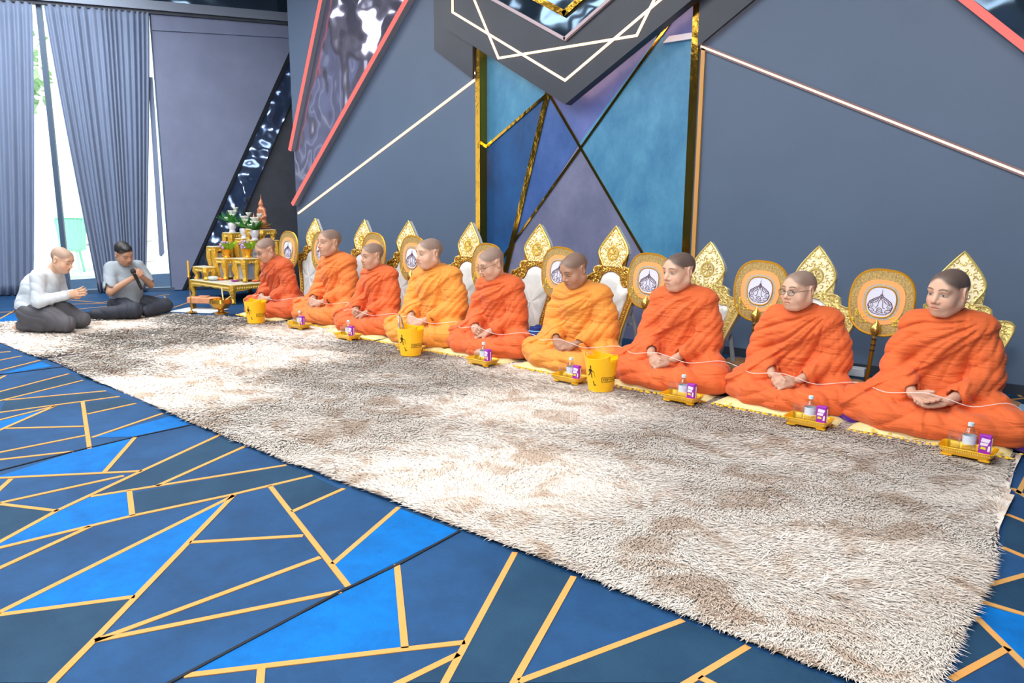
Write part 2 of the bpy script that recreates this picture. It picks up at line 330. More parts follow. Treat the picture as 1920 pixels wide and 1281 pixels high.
# warm light lines running over the wall
tag(wbar([(-8.978, 1.139), (NX0 - .035, 2.575)], 0.024, 0.0, 0.014).build('led_line', m_ledsoft), 'thin warm light line rising across the wall left of the niche', 'light strip')
lr = empty('led_line', (0, 0, 0)); tag(lr, 'warm light line in dark channel sloping down the wall right of the niche', 'light strip')
wbar([(NX1 + .045, 2.575), (0.45, 0.97)], 0.042, 0.0, 0.02).build('channel', m_chan, lr)
wbar([(NX1 + .045, 2.575), (0.45, 0.97)], 0.014, 0.02, 0.026).build('light_tube', m_led, lr)

# chevron emblem hanging above the niche
ch = empty('chevron_emblem', (XC, WY, 2.2)); tag(ch, 'dark layered chevron emblem with crossing light lines above the niche', 'wall emblem')
def cp(a, b, t): return (a - XC, -t, b - 2.2)
for sg in (-1, 1):
    q = [(1.86, 4.4), (1.86, 2.93), (1.285, 2.57), (1.285, 4.4)]
    MB().prism([(XC + sg * a, b) for a, b in (q if sg < 0 else q[::-1])], 0.03, 0.06, cp).build('side_panel', m_chev, ch)
def vee(hw, zt, ze, za): return [(XC - hw, zt), (XC - hw, ze), (XC, za), (XC + hw, ze), (XC + hw, zt)]
MB().prism(vee(1.62, 4.4, 3.12, 2.2), 0.06, 0.16, cp).build('front_panel', m_chev, ch)
def cbar(P, wd, t0, t1, nm, m_):
    mb = MB()
    for a, b in zip(P[:-1], P[1:]):
        d = Vector((b[0] - a[0], b[1] - a[1])); d.normalize(); n = Vector((-d.y, d.x)) * wd / 2; e = d * wd * .3
        mb.prism([(a[0] - n.x - e.x, a[1] - n.y - e.y), (a[0] + n.x - e.x, a[1] + n.y - e.y), (b[0] + n.x + e.x, b[1] + n.y + e.y), (b[0] - n.x + e.x, b[1] - n.y + e.y)], t0, t1, cp)
    return mb.build(nm, m_, ch)
cbar([(XC - 1.47, 4.3), (XC - 1.47, 3.24), (XC, 2.415), (XC + 1.47, 3.24), (XC + 1.47, 4.3)], 0.021, 0.16, 0.17, 'light_line', m_led)
cbar([(XC - 1.47, 3.88), (XC - 0.83, 2.71), (XC + 0.76, 2.71), (XC + 1.47, 3.88)], 0.020, 0.16, 0.172, 'light_line', m_led)
for sg in (-1, 1):
    cbar([(XC + sg * 1.5, 3.16), (XC + sg * .02, 2.33)], 0.02, 0.035, 0.05, 'back_light', m_backlit)
    cbar([(XC + sg * 1.81, 4.3), (XC + sg * 1.81, 2.96), (XC + sg * 1.30, 2.635)], 0.014, 0.002, 0.012, 'back_light', m_backlit)
m_trimpink = mat('pale_pink_edge', (196, 176, 184), 0.4)
cbar([(XC - 1.6, 3.66), (XC, 2.78), (XC + 1.6, 3.66)], 0.03, 0.16, 0.19, 'chevron_edge', m_trimpink)
MB().prism([(XC, 2.80), (XC + 1.6, 3.68), (XC + 1.6, 4.4), (XC - 1.6, 4.4), (XC - 1.6, 3.68)], 0.16, 0.176, cp).build('inner_mirror', m_mirror_dk, ch)
cbar([(XC - 1.2, 3.66), (XC, 3.0), (XC + 1.2, 3.66)], 0.055, 0.176, 0.2, 'gold_chevron', m_gold)

# mirror wedges edged with coral neon, one each side of the niche
for sg, lab in ((-1, 'rippled mirror wedge edged with coral neon at the wall end'), (1, 'coral neon edged mirror wedge high at the right end of the wall')):
    wd = empty('mirror_wedge', (XC + sg * 4.0, WY, 1.25)); tag(wd, lab, 'wall mirror')
    def mp_(a, b, t, sg=sg): return (XC + sg * (XC - a) - (XC + sg * 4.0), -t, b - 1.25)
    P = [(-8.985, 1.98), (-8.975, 1.27), (-5.75, 4.3), (-7.95, 4.68), (-7.95, 4.68)]
    P = [(-8.985, 1.98), (-8.975, 1.27), (-5.9, 4.14), (-5.9, 4.68), (-7.73, 4.68)]
    (MB().prism(P if sg < 0 else P[::-1], 0.004, 0.02, mp_)).build('mirror_film', m_mirror if sg < 0 else m_mirror_dk, wd)
    def mbar(a, b, wdt, t0, t1, nm, m_, off=0.0):
        d = Vector((b[0] - a[0], b[1] - a[1])); d.normalize(); n = Vector((-d.y, d.x)); mb = MB()
        Q = [(a[0] + n.x * (off - wdt / 2), a[1] + n.y * (off - wdt / 2)), (a[0] + n.x * (off + wdt / 2), a[1] + n.y * (off + wdt / 2)), (b[0] + n.x * (off + wdt / 2), b[1] + n.y * (off + wdt / 2)), (b[0] + n.x * (off - wdt / 2), b[1] + n.y * (off - wdt / 2))]
        mb.prism(Q if sg < 0 else Q[::-1], t0, t1, mp_); mb.build(nm, m_, wd)
    for (a, b) in (((-8.985, 1.98), (-7.73, 4.68)), ((-8.985, 1.26), (-5.75, 4.28))):
        mbar(a, b, 0.045, 0.0, 0.085, 'neon_channel', m_alu)
        mbar(a, b, 0.05, 0.085, 0.1, 'neon_tube', m_pink)

# window wall, slanting away at the left
A0 = Vector((-11.9083, 3.1416)); AD = Vector((0.49224, 0.87046)); AN = Vector((0.87046, -0.49224))   # base point, run, into the room
def ap(s, z, t): q = A0 + AD * s + AN * t; return (q.x, q.y, z)
wwall = tag(MB().prism([(-3.2, 3.86), (4.9, 3.86), (4.9, CZ), (-3.2, CZ)], -0.14, 0.0, ap).build('wall_left', m_dark), kind='structure')
MB().prism([(2.2, 0.0), (4.9, 0.0), (4.9, 3.86), (2.2, 3.86)], -0.12, -0.02, ap).build('wall_infill', m_dark, wwall)
MB().prism([(-3.2, 0.0), (-1.3, 0.0), (-1.3, 3.86), (-3.2, 3.86)], -0.12, -0.02, ap).build('wall_infill', m_dark, wwall)
MB().prism([(-3.2, 4.0), (4.6, 4.0), (4.6, CZ - .01), (-3.2, CZ - .01)], 0.0, 0.03, ap).build('mirror_frieze', m_mirror_dk, wwall)
m_rail = mat('grey_metal_rail', (112, 122, 138), 0.45, metal=0.4)
m_frame = mat('dark_window_frame', (72, 92, 116), 0.5, metal=0.2)
rl = tag(MB().prism([(-1.4, 3.87), (4.45, 3.87), (4.45, 3.99), (-1.4, 3.99)], 0.0, 0.12, ap).build('trim_3', m_rail), kind='structure')
MB().prism([(-1.4, 3.83), (4.45, 3.83), (4.45, 3.87), (-1.4, 3.87)], 0.02, 0.08, ap).build('rail_slot', m_dark, rl)
wi = tag(MB().prism([(-1.3, 0.0), (2.2, 0.0), (2.2, 0.05), (-1.3, 0.05)], -0.1, 0.03, ap).build('window_1', m_frame), kind='structure')
for s_, wd_ in ((-1.27, .06), (-0.25, .05), (0.82, .06), (2.17, .05)):
    MB().prism([(s_ - wd_ / 2, 0.05), (s_ + wd_ / 2, 0.05), (s_ + wd_ / 2, 3.86), (s_ - wd_ / 2, 3.86)], -0.09, 0.0, ap).build('post', m_frame, wi)
m_glass = clearmat('window_glass', (244, 250, 250), 0.03)
for a, b in ((-1.24, -0.275), (-0.225, 0.79), (0.85, 2.145)):
    MB().prism([(a, 0.05), (b, 0.05), (b, 3.86), (a, 3.86)], -0.05, -0.042, ap).build('pane', m_glass, wi)
# stretched grey fabric panel with slanting edge, and the mirror strip beside it
m_pfab = mat('grey_panel_fabric', (118, 128, 156), 0.7, noise=0.15, nscale=2, bump=0.15, bscale=5, bdist=0.02)
pf = empty('fabric_panel', ap(2.3, 0, 0.03)); tag(pf, 'smooth grey violet fabric panel with slanting right edge beside the window', 'wall panel')
def pl(s, z, t):
    q = ap(s, z, t); o = ap(2.3, 0, 0.03); return (q[0] - o[0], q[1] - o[1], q[2])
MB().prism([(2.17, 0.01), (2.30, 0.01), (4.04, 3.57), (4.1, 3.83), (2.17, 3.83)], 0.0, 0.025, pl).build('sheet', m_pfab, pf)
MB().prism([(2.17, 3.62), (4.07, 3.66), (4.1, 3.83), (2.17, 3.83)], 0.025, 0.045, pl).build('top_hem', m_pfab, pf)
MB().prism([(2.30, 0.01), (2.345, 0.01), (4.065, 3.50), (4.04, 3.58)], -0.01, 0.05, pl).build('black_edge', m_seam, pf)
ms = tag(MB().prism([(2.36, 0.005), (2.74, 0.005), (3.31, 1.31), (3.77, 2.3), (3.97, 2.72), (4.06, 3.5)], -0.015, 0.03, ap).build('mirror_strip', wavy('rippled_blue_mirror', (88, 106, 138), 2.0, 0.12, .8, .1)), 'slanted strip of rippled mirror behind the altar', 'wall mirror')

# pleated curtains, gathered towards the foot
m_curt = mat('slate_blue_curtain', (120, 137, 166), 0.65, sheen=0.2, noise=0.12, nscale=3, stretch=(4, 4, .4))
def curtain(t0, t1, b0, b1, npl, z0, z1, off, label, ph=0.0):
    nu, nv = npl * 10, 26; V = []; F = []
    for j in range(nv + 1):
        v = j / nv; z = z1 + (z0 - z1) * v; e = v ** 1.15
        l = t0 + (b0 - t0) * e; r = t1 + (b1 - t1) * e; depth = 0.026 + 0.02 * v
        for i in range(nu + 1):
            u = i / nu
            wob = 0.35 * math.sin(7 * u + ph) + 0.25 * math.sin(17 * u + 1.3 + ph)
            t = off + depth * math.sin(2 * PI * (npl * u + wob)) * (0.7 + 0.3 * math.sin(23 * u))
            V.append(ap(l + (r - l) * u, z, t))
    for j in range(nv):
        for i in range(nu):
            a = j * (nu + 1) + i; F.append((a, a + 1, a + nu + 2, a + nu + 1))
    mb = MB(); mb.add(V, F); me = mb.mesh('curtain', False); me.polygons.foreach_set('use_smooth', [True] * len(me.polygons))
    o = link('curtain', me, m_curt); md = o.modifiers.new('thick', 'SOLIDIFY'); md.thickness = 0.004
    return tag(o, label, 'curtain', 'pleated window curtains')
curtain(-1.3, 0.77, -1.25, 0.42, 20, 0.02, 3.84, 0.07, 'slate blue pleated curtain at the left edge behind the white-shirted man')
curtain(0.90, 2.15, 1.21, 1.82, 17, 0.02, 3.84, 0.07, 'slate blue pleated curtain gathered in behind the man with the microphone', 1.1)
o = tag(MB().prism([(2.03, 0.52), (2.06, 0.50), (2.10, 0.55), (2.13, 3.0), (2.07, 3.0)], 0.0, 0.02, ap).build('curtain_strip', m_curt), 'narrow hanging strip of blue curtain cloth in the window gap', 'curtain')

# rest of the hall, behind and beside the camera
tag(MB().box(((FX0 + FX1) / 2, FY0 + 0.1, CZ / 2), (FX1 - FX0, 0.2, CZ)).build('wall_front', m_wall), kind='structure')
tag(MB().box((FX1 - 0.1, (FY0 + WY) / 2, CZ / 2), (0.2, WY - FY0, CZ)).build('wall_right', m_wall), kind='structure')
tag(MB().prism([(-9.02, WY + .3), (FX1, WY + .3), (FX1, FY0), (-16.8, FY0), (-13.6, 0.0), (-9.4, 7.6)], CZ, CZ + 0.1, flat(0, 0, 0)).build('ceiling', m_ceil), kind='structure')
tag(MB().prism([(-9.02, WY + .3), (-9.6, 7.55), (-9.5, 7.6), (-8.9, WY + .3)], 0, CZ, flat(0, 0, 0)).build('wall_corner', m_dark), kind='structure')
tag(MB().prism([(-13.55, 0.35), (-15.8, FY0), (-15.9, FY0), (-13.65, 0.35)], 0, CZ, flat(0, 0, 0)).build('wall_left_2', m_dark), kind='structure')

# terrace outside the glass
m_pave = mat('pale_paving', (214, 212, 206), 0.8, noise=0.1, nscale=3)
tag(MB().box((-26, 4, -0.13), (40, 60, 0.1)).build('ground', m_pave), kind='structure')
bn = empty('litter_bin', (-15.9, 5.5, 0)); tag(bn, 'green slatted litter bin on legs seen through the window', 'bin')
m_bin = mat('bin_green', (150, 216, 186), 0.5)
MB().lathe([(0.19, .35), (0.23, .42), (0.26, .95), (0.27, .98)], 16).build('drum', m_bin, bn, True)
MB().lathe([(0.28, .98), (0.2, 1.07), (0.0, 1.12)], 16).build('lid', m_bin, bn, True)
for k in range(12):
    a = 2 * PI * k / 12; MB().tube([(.205 * math.cos(a), .205 * math.sin(a), .37), (.268 * math.cos(a), .268 * math.sin(a), .95)], 0.014, 5).build('slat', m_bin, bn)
for k in range(3):
    a = 2 * PI * k / 3; MB().tube([(.15 * math.cos(a), .15 * math.sin(a), .4), (.24 * math.cos(a), .24 * math.sin(a), -.08)], 0.025, 6).build('leg', m_bin, bn)
pb = empty('planter_box', (-17.6, 6.9, -.08)); tag(pb, 'low pale concrete planter behind the litter bin outside', 'planter')
MB().bbox((0, 0, .25), (.7, 1.9, .5), .03, rz=.5).build('box', m_pave, pb); MB().bbox((0, 0, .52), (.8, 2.0, .05), .02, rz=.5).build('rim', mat('pale_rim', (230, 228, 222), .7), pb)
m_leaf = mat('leaf_green', (168, 206, 150), 0.5, noise=.4, nscale=3)
m_bark = mat('bark', (128, 112, 96), .8, noise=.4, nscale=12)
def tree(loc, h, r, n, label, seed):
    q = random.Random(seed); t = empty('garden_tree', loc); tag(t, label, 'tree', 'trees on the terrace')
    MB().tube([(0, 0, -.1), (.05, 0, h * .4), (0, .06, h * .75)], [.09, .07, .04], 7).build('trunk', m_bark, t)
    mb = MB()
    for k in range(n):
        v = Vector((q.gauss(0, 1), q.gauss(0, 1), q.gauss(0, 1))).normalized() * r * q.random() ** .4
        c = Vector((0, 0, h * .8)) + Vector((v.x, v.y, v.z * .8)); d = Vector((q.uniform(-1, 1), q.uniform(-1, 1), q.uniform(-.8, .4))).normalized(); n_ = d.orthogonal().normalized() * q.uniform(.05, .1); L = q.uniform(.16, .34)
        mb.add([c, c + d * L * .5 + n_, c + d * L, c + d * L * .5 - n_], [(0, 1, 2, 3)])
    tag(mb.build('foliage', m_leaf, t), kind='stuff')
tree((-18.6, 4.6, -.1), 5.2, 1.7, 1300, 'leafy green tree glimpsed beside the left window post', 1)
tree((-16.0, 9.6, -.1), 4.4, 1.6, 1300, 'leafy green tree glimpsed through the narrow window gap', 2)
# ------------------------------------------------------------------ shaggy rugs
def fur_mat():
    m = bpy.data.materials.new('beige_fur'); m.use_nodes = True; nt = m.node_tree; b = nt.nodes['Principled BSDF']
    b.inputs['Roughness'].default_value = .75; b.inputs['Specular IOR Level'].default_value = .25; b.inputs['Sheen Weight'].default_value = .3
    tc = nt.nodes.new('ShaderNodeTexCoord')
    def noise(scl, det, st, dist=0.0):
        mp = nt.nodes.new('ShaderNodeMapping'); mp.inputs['Scale'].default_value = st
        n = nt.nodes.new('ShaderNodeTexNoise'); n.inputs['Scale'].default_value = scl; n.inputs['Detail'].default_value = det; n.inputs['Roughness'].default_value = .62; n.inputs['Distortion'].default_value = dist
        nt.links.new(tc.outputs['Object'], mp.inputs['Vector']); nt.links.new(mp.outputs[0], n.inputs['Vector']); return n
    def ramp(n, a, ca, b_, cb):
        r = nt.nodes.new('ShaderNodeValToRGB'); e = r.color_ramp.elements
        e[0].position = a; e[0].color = (*s2l(ca), 1); e[1].position = b_; e[1].color = (*s2l(cb), 1); nt.links.new(n.outputs['Fac'], r.inputs['Fac']); return r
    r1 = ramp(noise(3.8, 4, (1, 1.15, .2), .9), 0.36, (188, 168, 150), .52, (228, 221, 212))
    r2 = ramp(noise(1.1, 3, (1, 1, .2)), .35, (248, 242, 236), .65, (255, 255, 255))
    mx = nt.nodes.new('ShaderNodeMix'); mx.data_type = 'RGBA'; mx.blend_type = 'MULTIPLY'; mx.inputs[0].default_value = 1.0
    nt.links.new(r1.outputs[0], mx.inputs[6]); nt.links.new(r2.outputs[0], mx.inputs[7]); nt.links.new(mx.outputs[2], b.inputs['Base Color'])
    ge = nt.nodes.new('ShaderNodeNewGeometry'); mx2 = nt.nodes.new('ShaderNodeMix'); mx2.data_type = 'VECTOR'; mx2.inputs[0].default_value = .64
    mx2.inputs[5].default_value = (0, 0, 1); nt.links.new(ge.outputs['Normal'], mx2.inputs[4])
    nm = nt.nodes.new('ShaderNodeVectorMath'); nm.operation = 'NORMALIZE'; nt.links.new(mx2.outputs[1], nm.inputs[0]); nt.links.new(nm.outputs[0], b.inputs['Normal'])
    MATS['beige_fur'] = m; return m
m_fur = fur_mat()
def inside(px, py, poly):
    c = np.zeros(len(px), bool); n = len(poly)
    for i in range(n):
        x0, y0 = poly[i - 1]; x1, y1 = poly[i]
        if y0 == y1: continue
        h = ((y0 > py) != (y1 > py)) & (px < (x1 - x0) * (py - y0) / (y1 - y0) + x0); c ^= h
    return c
def lump(x, y): return .010 * np.sin(x * 5.1 + 1.3 * np.sin(y * 3)) * np.sin(y * 6.3 + x) + .006 * np.sin(x * 13 + y * 7) + .004 * np.sin(y * 19 - x * 9)
def rug(poly, label, nblade, seed, ridges=()):
    r = empty('fur_rug', (0, 0, 0)); tag(r, label, 'rug', 'beige fur rugs')
    xs = [p[0] for p in poly]; ys = [p[1] for p in poly]
    g = np.random.default_rng(seed)
    # backing with a soft uneven top
    h = .045; X = np.arange(min(xs), max(xs) + h, h); Y = np.arange(min(ys), max(ys) + h, h)
    XX, YY = np.meshgrid(X, Y, indexing='ij'); idx = np.arange(XX.size).reshape(XX.shape)
    cx = (XX[:-1, :-1] + h / 2).ravel(); cy = (YY[:-1, :-1] + h / 2).ravel(); ok = inside(cx, cy, poly)
    Q = np.stack([idx[:-1, :-1].ravel(), idx[1:, :-1].ravel(), idx[1:, 1:].ravel(), idx[:-1, 1:].ravel()], 1)[ok]
    Z = .014 + np.clip(lump(XX, YY), -.006, .02) * .5
    V = np.stack([XX.ravel(), YY.ravel(), Z.ravel()], 1); used = np.unique(Q); mp = np.full(len(V), -1); mp[used] = np.arange(len(used))
    o = link('backing', npmesh('backing', V[used], mp[Q]), m_fur, r)
    MB().prism([(a, b) for a, b in poly], 0.003, 0.009, flat(0, 0, 0)).build('underlay', mat('rug_underlay', (196, 180, 188), .9), r)
    # pile
    x = g.uniform(min(xs), max(xs), nblade * 3); y = g.uniform(min(ys), max(ys), nblade * 3)
    d2 = (x) ** 2 + (y) ** 2; keep = inside(x, y, poly) & (g.random(len(x)) < np.clip(9.0 / d2, .12, 1)); x = x[keep][:nblade]; y = y[keep][:nblade]; n = len(x)
    ang = -1.9 + 1.5 * np.sin(x * 2.1 + y * 1.2) + .9 * np.sin(y * 4.3 - x * 2.7 + 1) + g.normal(0, .55, n)
    dist = np.sqrt(x ** 2 + y ** 2); wd = g.uniform(.0022, .0042, n) * np.clip(dist / 3.0, .8, 2.6); ln = g.uniform(.028, .06, n)
    z = .012 + np.clip(lump(x, y), -.006, .02) * .5
    up = g.uniform(.12, .42, n); dx = np.cos(ang); dy = np.sin(ang); nx = -dy; ny = dx
    p0 = np.stack([x - nx * wd, y - ny * wd, z - .006], 1); p1 = np.stack([x + nx * wd, y + ny * wd, z - .006], 1)
    m0 = np.stack([x + dx * ln * .5 - nx * wd * .8, y + dy * ln * .5 - ny * wd * .8, z + up * ln * .62], 1); m1 = np.stack([x + dx * ln * .5 + nx * wd * .8, y + dy * ln * .5 + ny * wd * .8, z + up * ln * .62], 1)
    tp = np.stack([x + dx * ln, y + dy * ln, z + up * ln * .75], 1)
    V = np.stack([p0, p1, m1, m0, tp], 1).reshape(-1, 3); b = np.arange(n)[:, None] * 5
    F = np.concatenate([b + np.array([[0, 1, 2]]), b + np.array([[0, 2, 3]]), b + np.array([[3, 2, 4]])])
    o = link('pile', npmesh('pile', V, F, False), m_fur, r); tag(o, kind='stuff')
    return r
rug([(-.28, 1.97), (-.29, 3.2), (-.36, 4.45), (-2.4, 4.56), (-6.78, 4.56), (-6.62, 3.2), (-6.70, 2.05), (-5.0, 1.99), (-3.6, 1.95), (-2.0, 1.97)], 'large beige shaggy fur rug in front of the monks', 400000, 3)
rug([(-6.80, 4.5), (-7.7, 4.22), (-8.45, 3.92), (-8.72, 3.1), (-9.05, 2.5), (-9.4, 1.99), (-8.2, 2.02), (-6.76, 2.03), (-6.64, 3.2)], 'smaller beige fur rug under the kneeling man in the white shirt', 110000, 4)
# ------------------------------------------------------------------ smooth solids for bodies and cloth
def axis(*segs):
    """grid axis from (start, end, step) pieces"""
    out = []
    for a, b, h in segs:
        n = max(1, int(round((b - a) / h))); out += [a + (b - a) * i / n for i in range(n)]
    out.append(segs[-1][1]); return np.array(out, np.float32)
class Solid:
    def __init__(s, xs, ys, zs):
        s.a = (xs, ys, zs); s.D = np.full((len(xs), len(ys), len(zs)), 0.3, np.float32)
    def _w(s, lo, hi):
        sl = []
        for ax, l, h in zip(s.a, lo, hi): sl.append(slice(int(np.searchsorted(ax, l)), int(np.searchsorted(ax, h)) + 1))
        X = s.a[0][sl[0]][:, None, None]; Y = s.a[1][sl[1]][None, :, None]; Z = s.a[2][sl[2]][None, None, :]
        return tuple(sl), X, Y, Z
    def put(s, fn, lo, hi, k, cut=False):
        pad = k + 0.035
        sl, X, Y, Z = s._w([l - pad for l in lo], [h + pad for h in hi]); A = s.D[sl]
        if A.size == 0: return
        B = fn(X, Y, Z).astype(np.float32)
        if cut:
            B = -B; h = np.maximum(k - np.abs(A - B), 0) / k; s.D[sl] = np.maximum(A, B) + h * h * k * .25
        else:
            h = np.maximum(k - np.abs(A - B), 0) / k; s.D[sl] = np.minimum(A, B) - h * h * k * .25
    def rc(s, a, b, r1, r2=None, k=0.02, cut=False):
        r2 = r1 if r2 is None else r2; a = np.array(a, float); b = np.array(b, float); d = b - a; L2 = float(d @ d) + 1e-12; r = max(r1, r2)
        def fn(X, Y, Z):
            t = np.clip(((X - a[0]) * d[0] + (Y - a[1]) * d[1] + (Z - a[2]) * d[2]) / L2, 0, 1)
            return np.sqrt((X - a[0] - t * d[0]) ** 2 + (Y - a[1] - t * d[1]) ** 2 + (Z - a[2] - t * d[2]) ** 2) - (r1 + (r2 - r1) * t)
        s.put(fn, np.minimum(a, b) - r, np.maximum(a, b) + r, k, cut)
    def el(s, c, r, k=0.02, M=None, cut=False):
        c = np.array(c, float); r = np.array(r, float); R = max(r) if M is not None else r
        def fn(X, Y, Z):
            p = [X - c[0], Y - c[1], Z - c[2]]
            if M is not None: p = [M[0][i] * p[0] + M[1][i] * p[1] + M[2][i] * p[2] for i in range(3)]
            k0 = np.sqrt((p[0] / r[0]) ** 2 + (p[1] / r[1]) ** 2 + (p[2] / r[2]) ** 2)
            k1 = np.sqrt((p[0] / r[0] ** 2) ** 2 + (p[1] / r[1] ** 2) ** 2 + (p[2] / r[2] ** 2) ** 2) + 1e-9
            return k0 * (k0 - 1.0) / k1
        s.put(fn, c - R, c + R, k, cut)
    def chain(s, pts, rs, k=0.02):
        for i in range(len(pts) - 1): s.rc(pts[i], pts[i + 1], rs[i], rs[i + 1], k)
    def floor(s, z=0.0):
        s.D = np.maximum(s.D, z - s.a[2][None, None, :])
    def near(s, w=0.04):
        i, j, k = np.nonzero(np.abs(s.D) < w); return (i, j, k), s.a[0][i], s.a[1][j], s.a[2][k]
    def surf(s):
        xs, ys, zs = s.a; D = s.D.copy(); D[0] = D[-1] = 1; D[:, 0] = D[:, -1] = 1; D[:, :, 0] = np.maximum(D[:, :, 0], 0.001); D[:, :, -1] = 1
        S = D < 0; n = [d - 1 for d in D.shape]
        c = np.zeros(n, np.int8)
        for i in (0, 1):
            for j in (0, 1):
                for k in (0, 1): c += S[i:i + n[0], j:j + n[1], k:k + n[2]]
        I, J, K = np.nonzero((c > 0) & (c < 8))
        idx = np.full(n, -1, np.int32); idx[I, J, K] = np.arange(len(I))
        P = np.zeros((len(I), 3)); W = np.zeros(len(I))
        cor = [(i, j, k) for i in (0, 1) for j in (0, 1) for k in (0, 1)]
        for a in cor:
            for ax in range(3):
                if a[ax]: continue
                b = list(a); b[ax] = 1
                da = D[I + a[0], J + a[1], K + a[2]]; db = D[I + b[0], J + b[1], K + b[2]]
                m = (da < 0) != (db < 0); t = np.where(m, da / np.where(m, da - db, 1), 0)
                A = np.stack([xs[I + a[0]], ys[J + a[1]], zs[K + a[2]]], 1); B = np.stack([xs[I + b[0]], ys[J + b[1]], zs[K + b[2]]], 1)
                P += np.where(m[:, None], A + (B - A) * t[:, None], 0); W += m
        P /= W[:, None]; F = []
        def quads(m, o1, o2, o3, o4, s0):
            i, j, k = np.nonzero(m)
            def g(o): return idx[i + o[0], j + o[1], k + o[2]]
            q = np.stack([g(o1), g(o2), g(o3), g(o4)], 1); fl = s0[i, j, k]
            q[~fl] = q[~fl][:, ::-1]; F.append(q[(q >= 0).all(1)])
        X = S[:-1, 1:-1, 1:-1]; m = X != S[1:, 1:-1, 1:-1]; quads(m, (0, 0, 0), (0, 1, 0), (0, 1, 1), (0, 0, 1), X)
        X = S[1:-1, :-1, 1:-1]; m = X != S[1:-1, 1:, 1:-1]; quads(m, (0, 0, 0), (0, 0, 1), (1, 0, 1), (1, 0, 0), X)
        X = S[1:-1, 1:-1, :-1]; m = X != S[1:-1, 1:-1, 1:]; quads(m, (0, 0, 0), (1, 0, 0), (1, 1, 0), (0, 1, 0), X)
        return P.astype(np.float32), np.concatenate(F)
def sstep(a, b, x): t = np.clip((x - a) / (b - a), 0, 1); return t * t * (3 - 2 * t)
def rotm(yaw, pitch, roll): return np.array((Matrix.Rotation(math.radians(yaw), 3, 'Z') @ Matrix.Rotation(math.radians(pitch), 3, 'X') @ Matrix.Rotation(math.radians(roll), 3, 'Y')))

def add_head(S, c, M, sc=1.0, fw=1.0, jaw=1.0):
    """head about its centre, face towards -y"""
    c = np.array(c, float)
    def T(p): return c + M @ (np.array(p, float) * sc)
    def E(p, r, k, cut=False, R=None): S.el(T(p), [q * sc for q in r], k * sc, M if R is None else M @ R, cut)
    def C(a, b, r1, r2, k, cut=False): S.rc(T(a), T(b), r1 * sc, r2 * sc, k * sc, cut)
    E((0, .020, .034), (.076, .096, .082), .02)
    E((0, -.022, -.015), (.066 * fw, .076, .086), .03)
    E((0, -.030, -.068), (.050 * fw * jaw, .055, .044), .03)
    E((0, -.070, -.094), (.026 * jaw, .024, .020), .03)
    E((0, -.040, .052), (.060, .054, .050), .03)
    for s in (-1, 1):
        E((s * .040 * fw, -.058, -.035), (.026 * jaw, .028, .032), .03)
        C((s * .058 * fw, .005, -.055), (s * .030 * fw, -.05, -.093), .022, .018, .03)
    C((-.040, -.082, .026), (.040, -.082, .026), .012, .012, .025)
    for s in (-1, 1): E((s * .033, -.104, .004), (.021, .014, .011), .014, True)
    C((0, -.088, .016), (0, -.113, -.026), .009, .0125, .014)
    for s in (-1, 1):
        E((s * .0145, -.100, -.033), (.010, .011, .009), .008)
        E((s * .033, -.079, .003), (.0175, .0145, .0125), .005)
    E((0, -.082, -.060), (.030, .022, .024), .02)
    C((-.018, -.097, -.058), (.018, -.097, -.058), .0055, .0055, .006)
    C((-.013, -.096, -.069), (.013, -.096, -.069), .0075, .0075, .006)
    C((-.024, -.1035, -.0635), (.024, -.1035, -.0635), .0022, .0022, .003, True)
    for s in (-1, 1):
        R = np.array(Matrix.Rotation(s * 0.35, 3, 'Z'))
        E((s * .0795, .014, -.004), (.0095, .023, .037), .008, R=R)
        E((s * .088, .007, .002), (.006, .011, .020), .004, True, R=R)
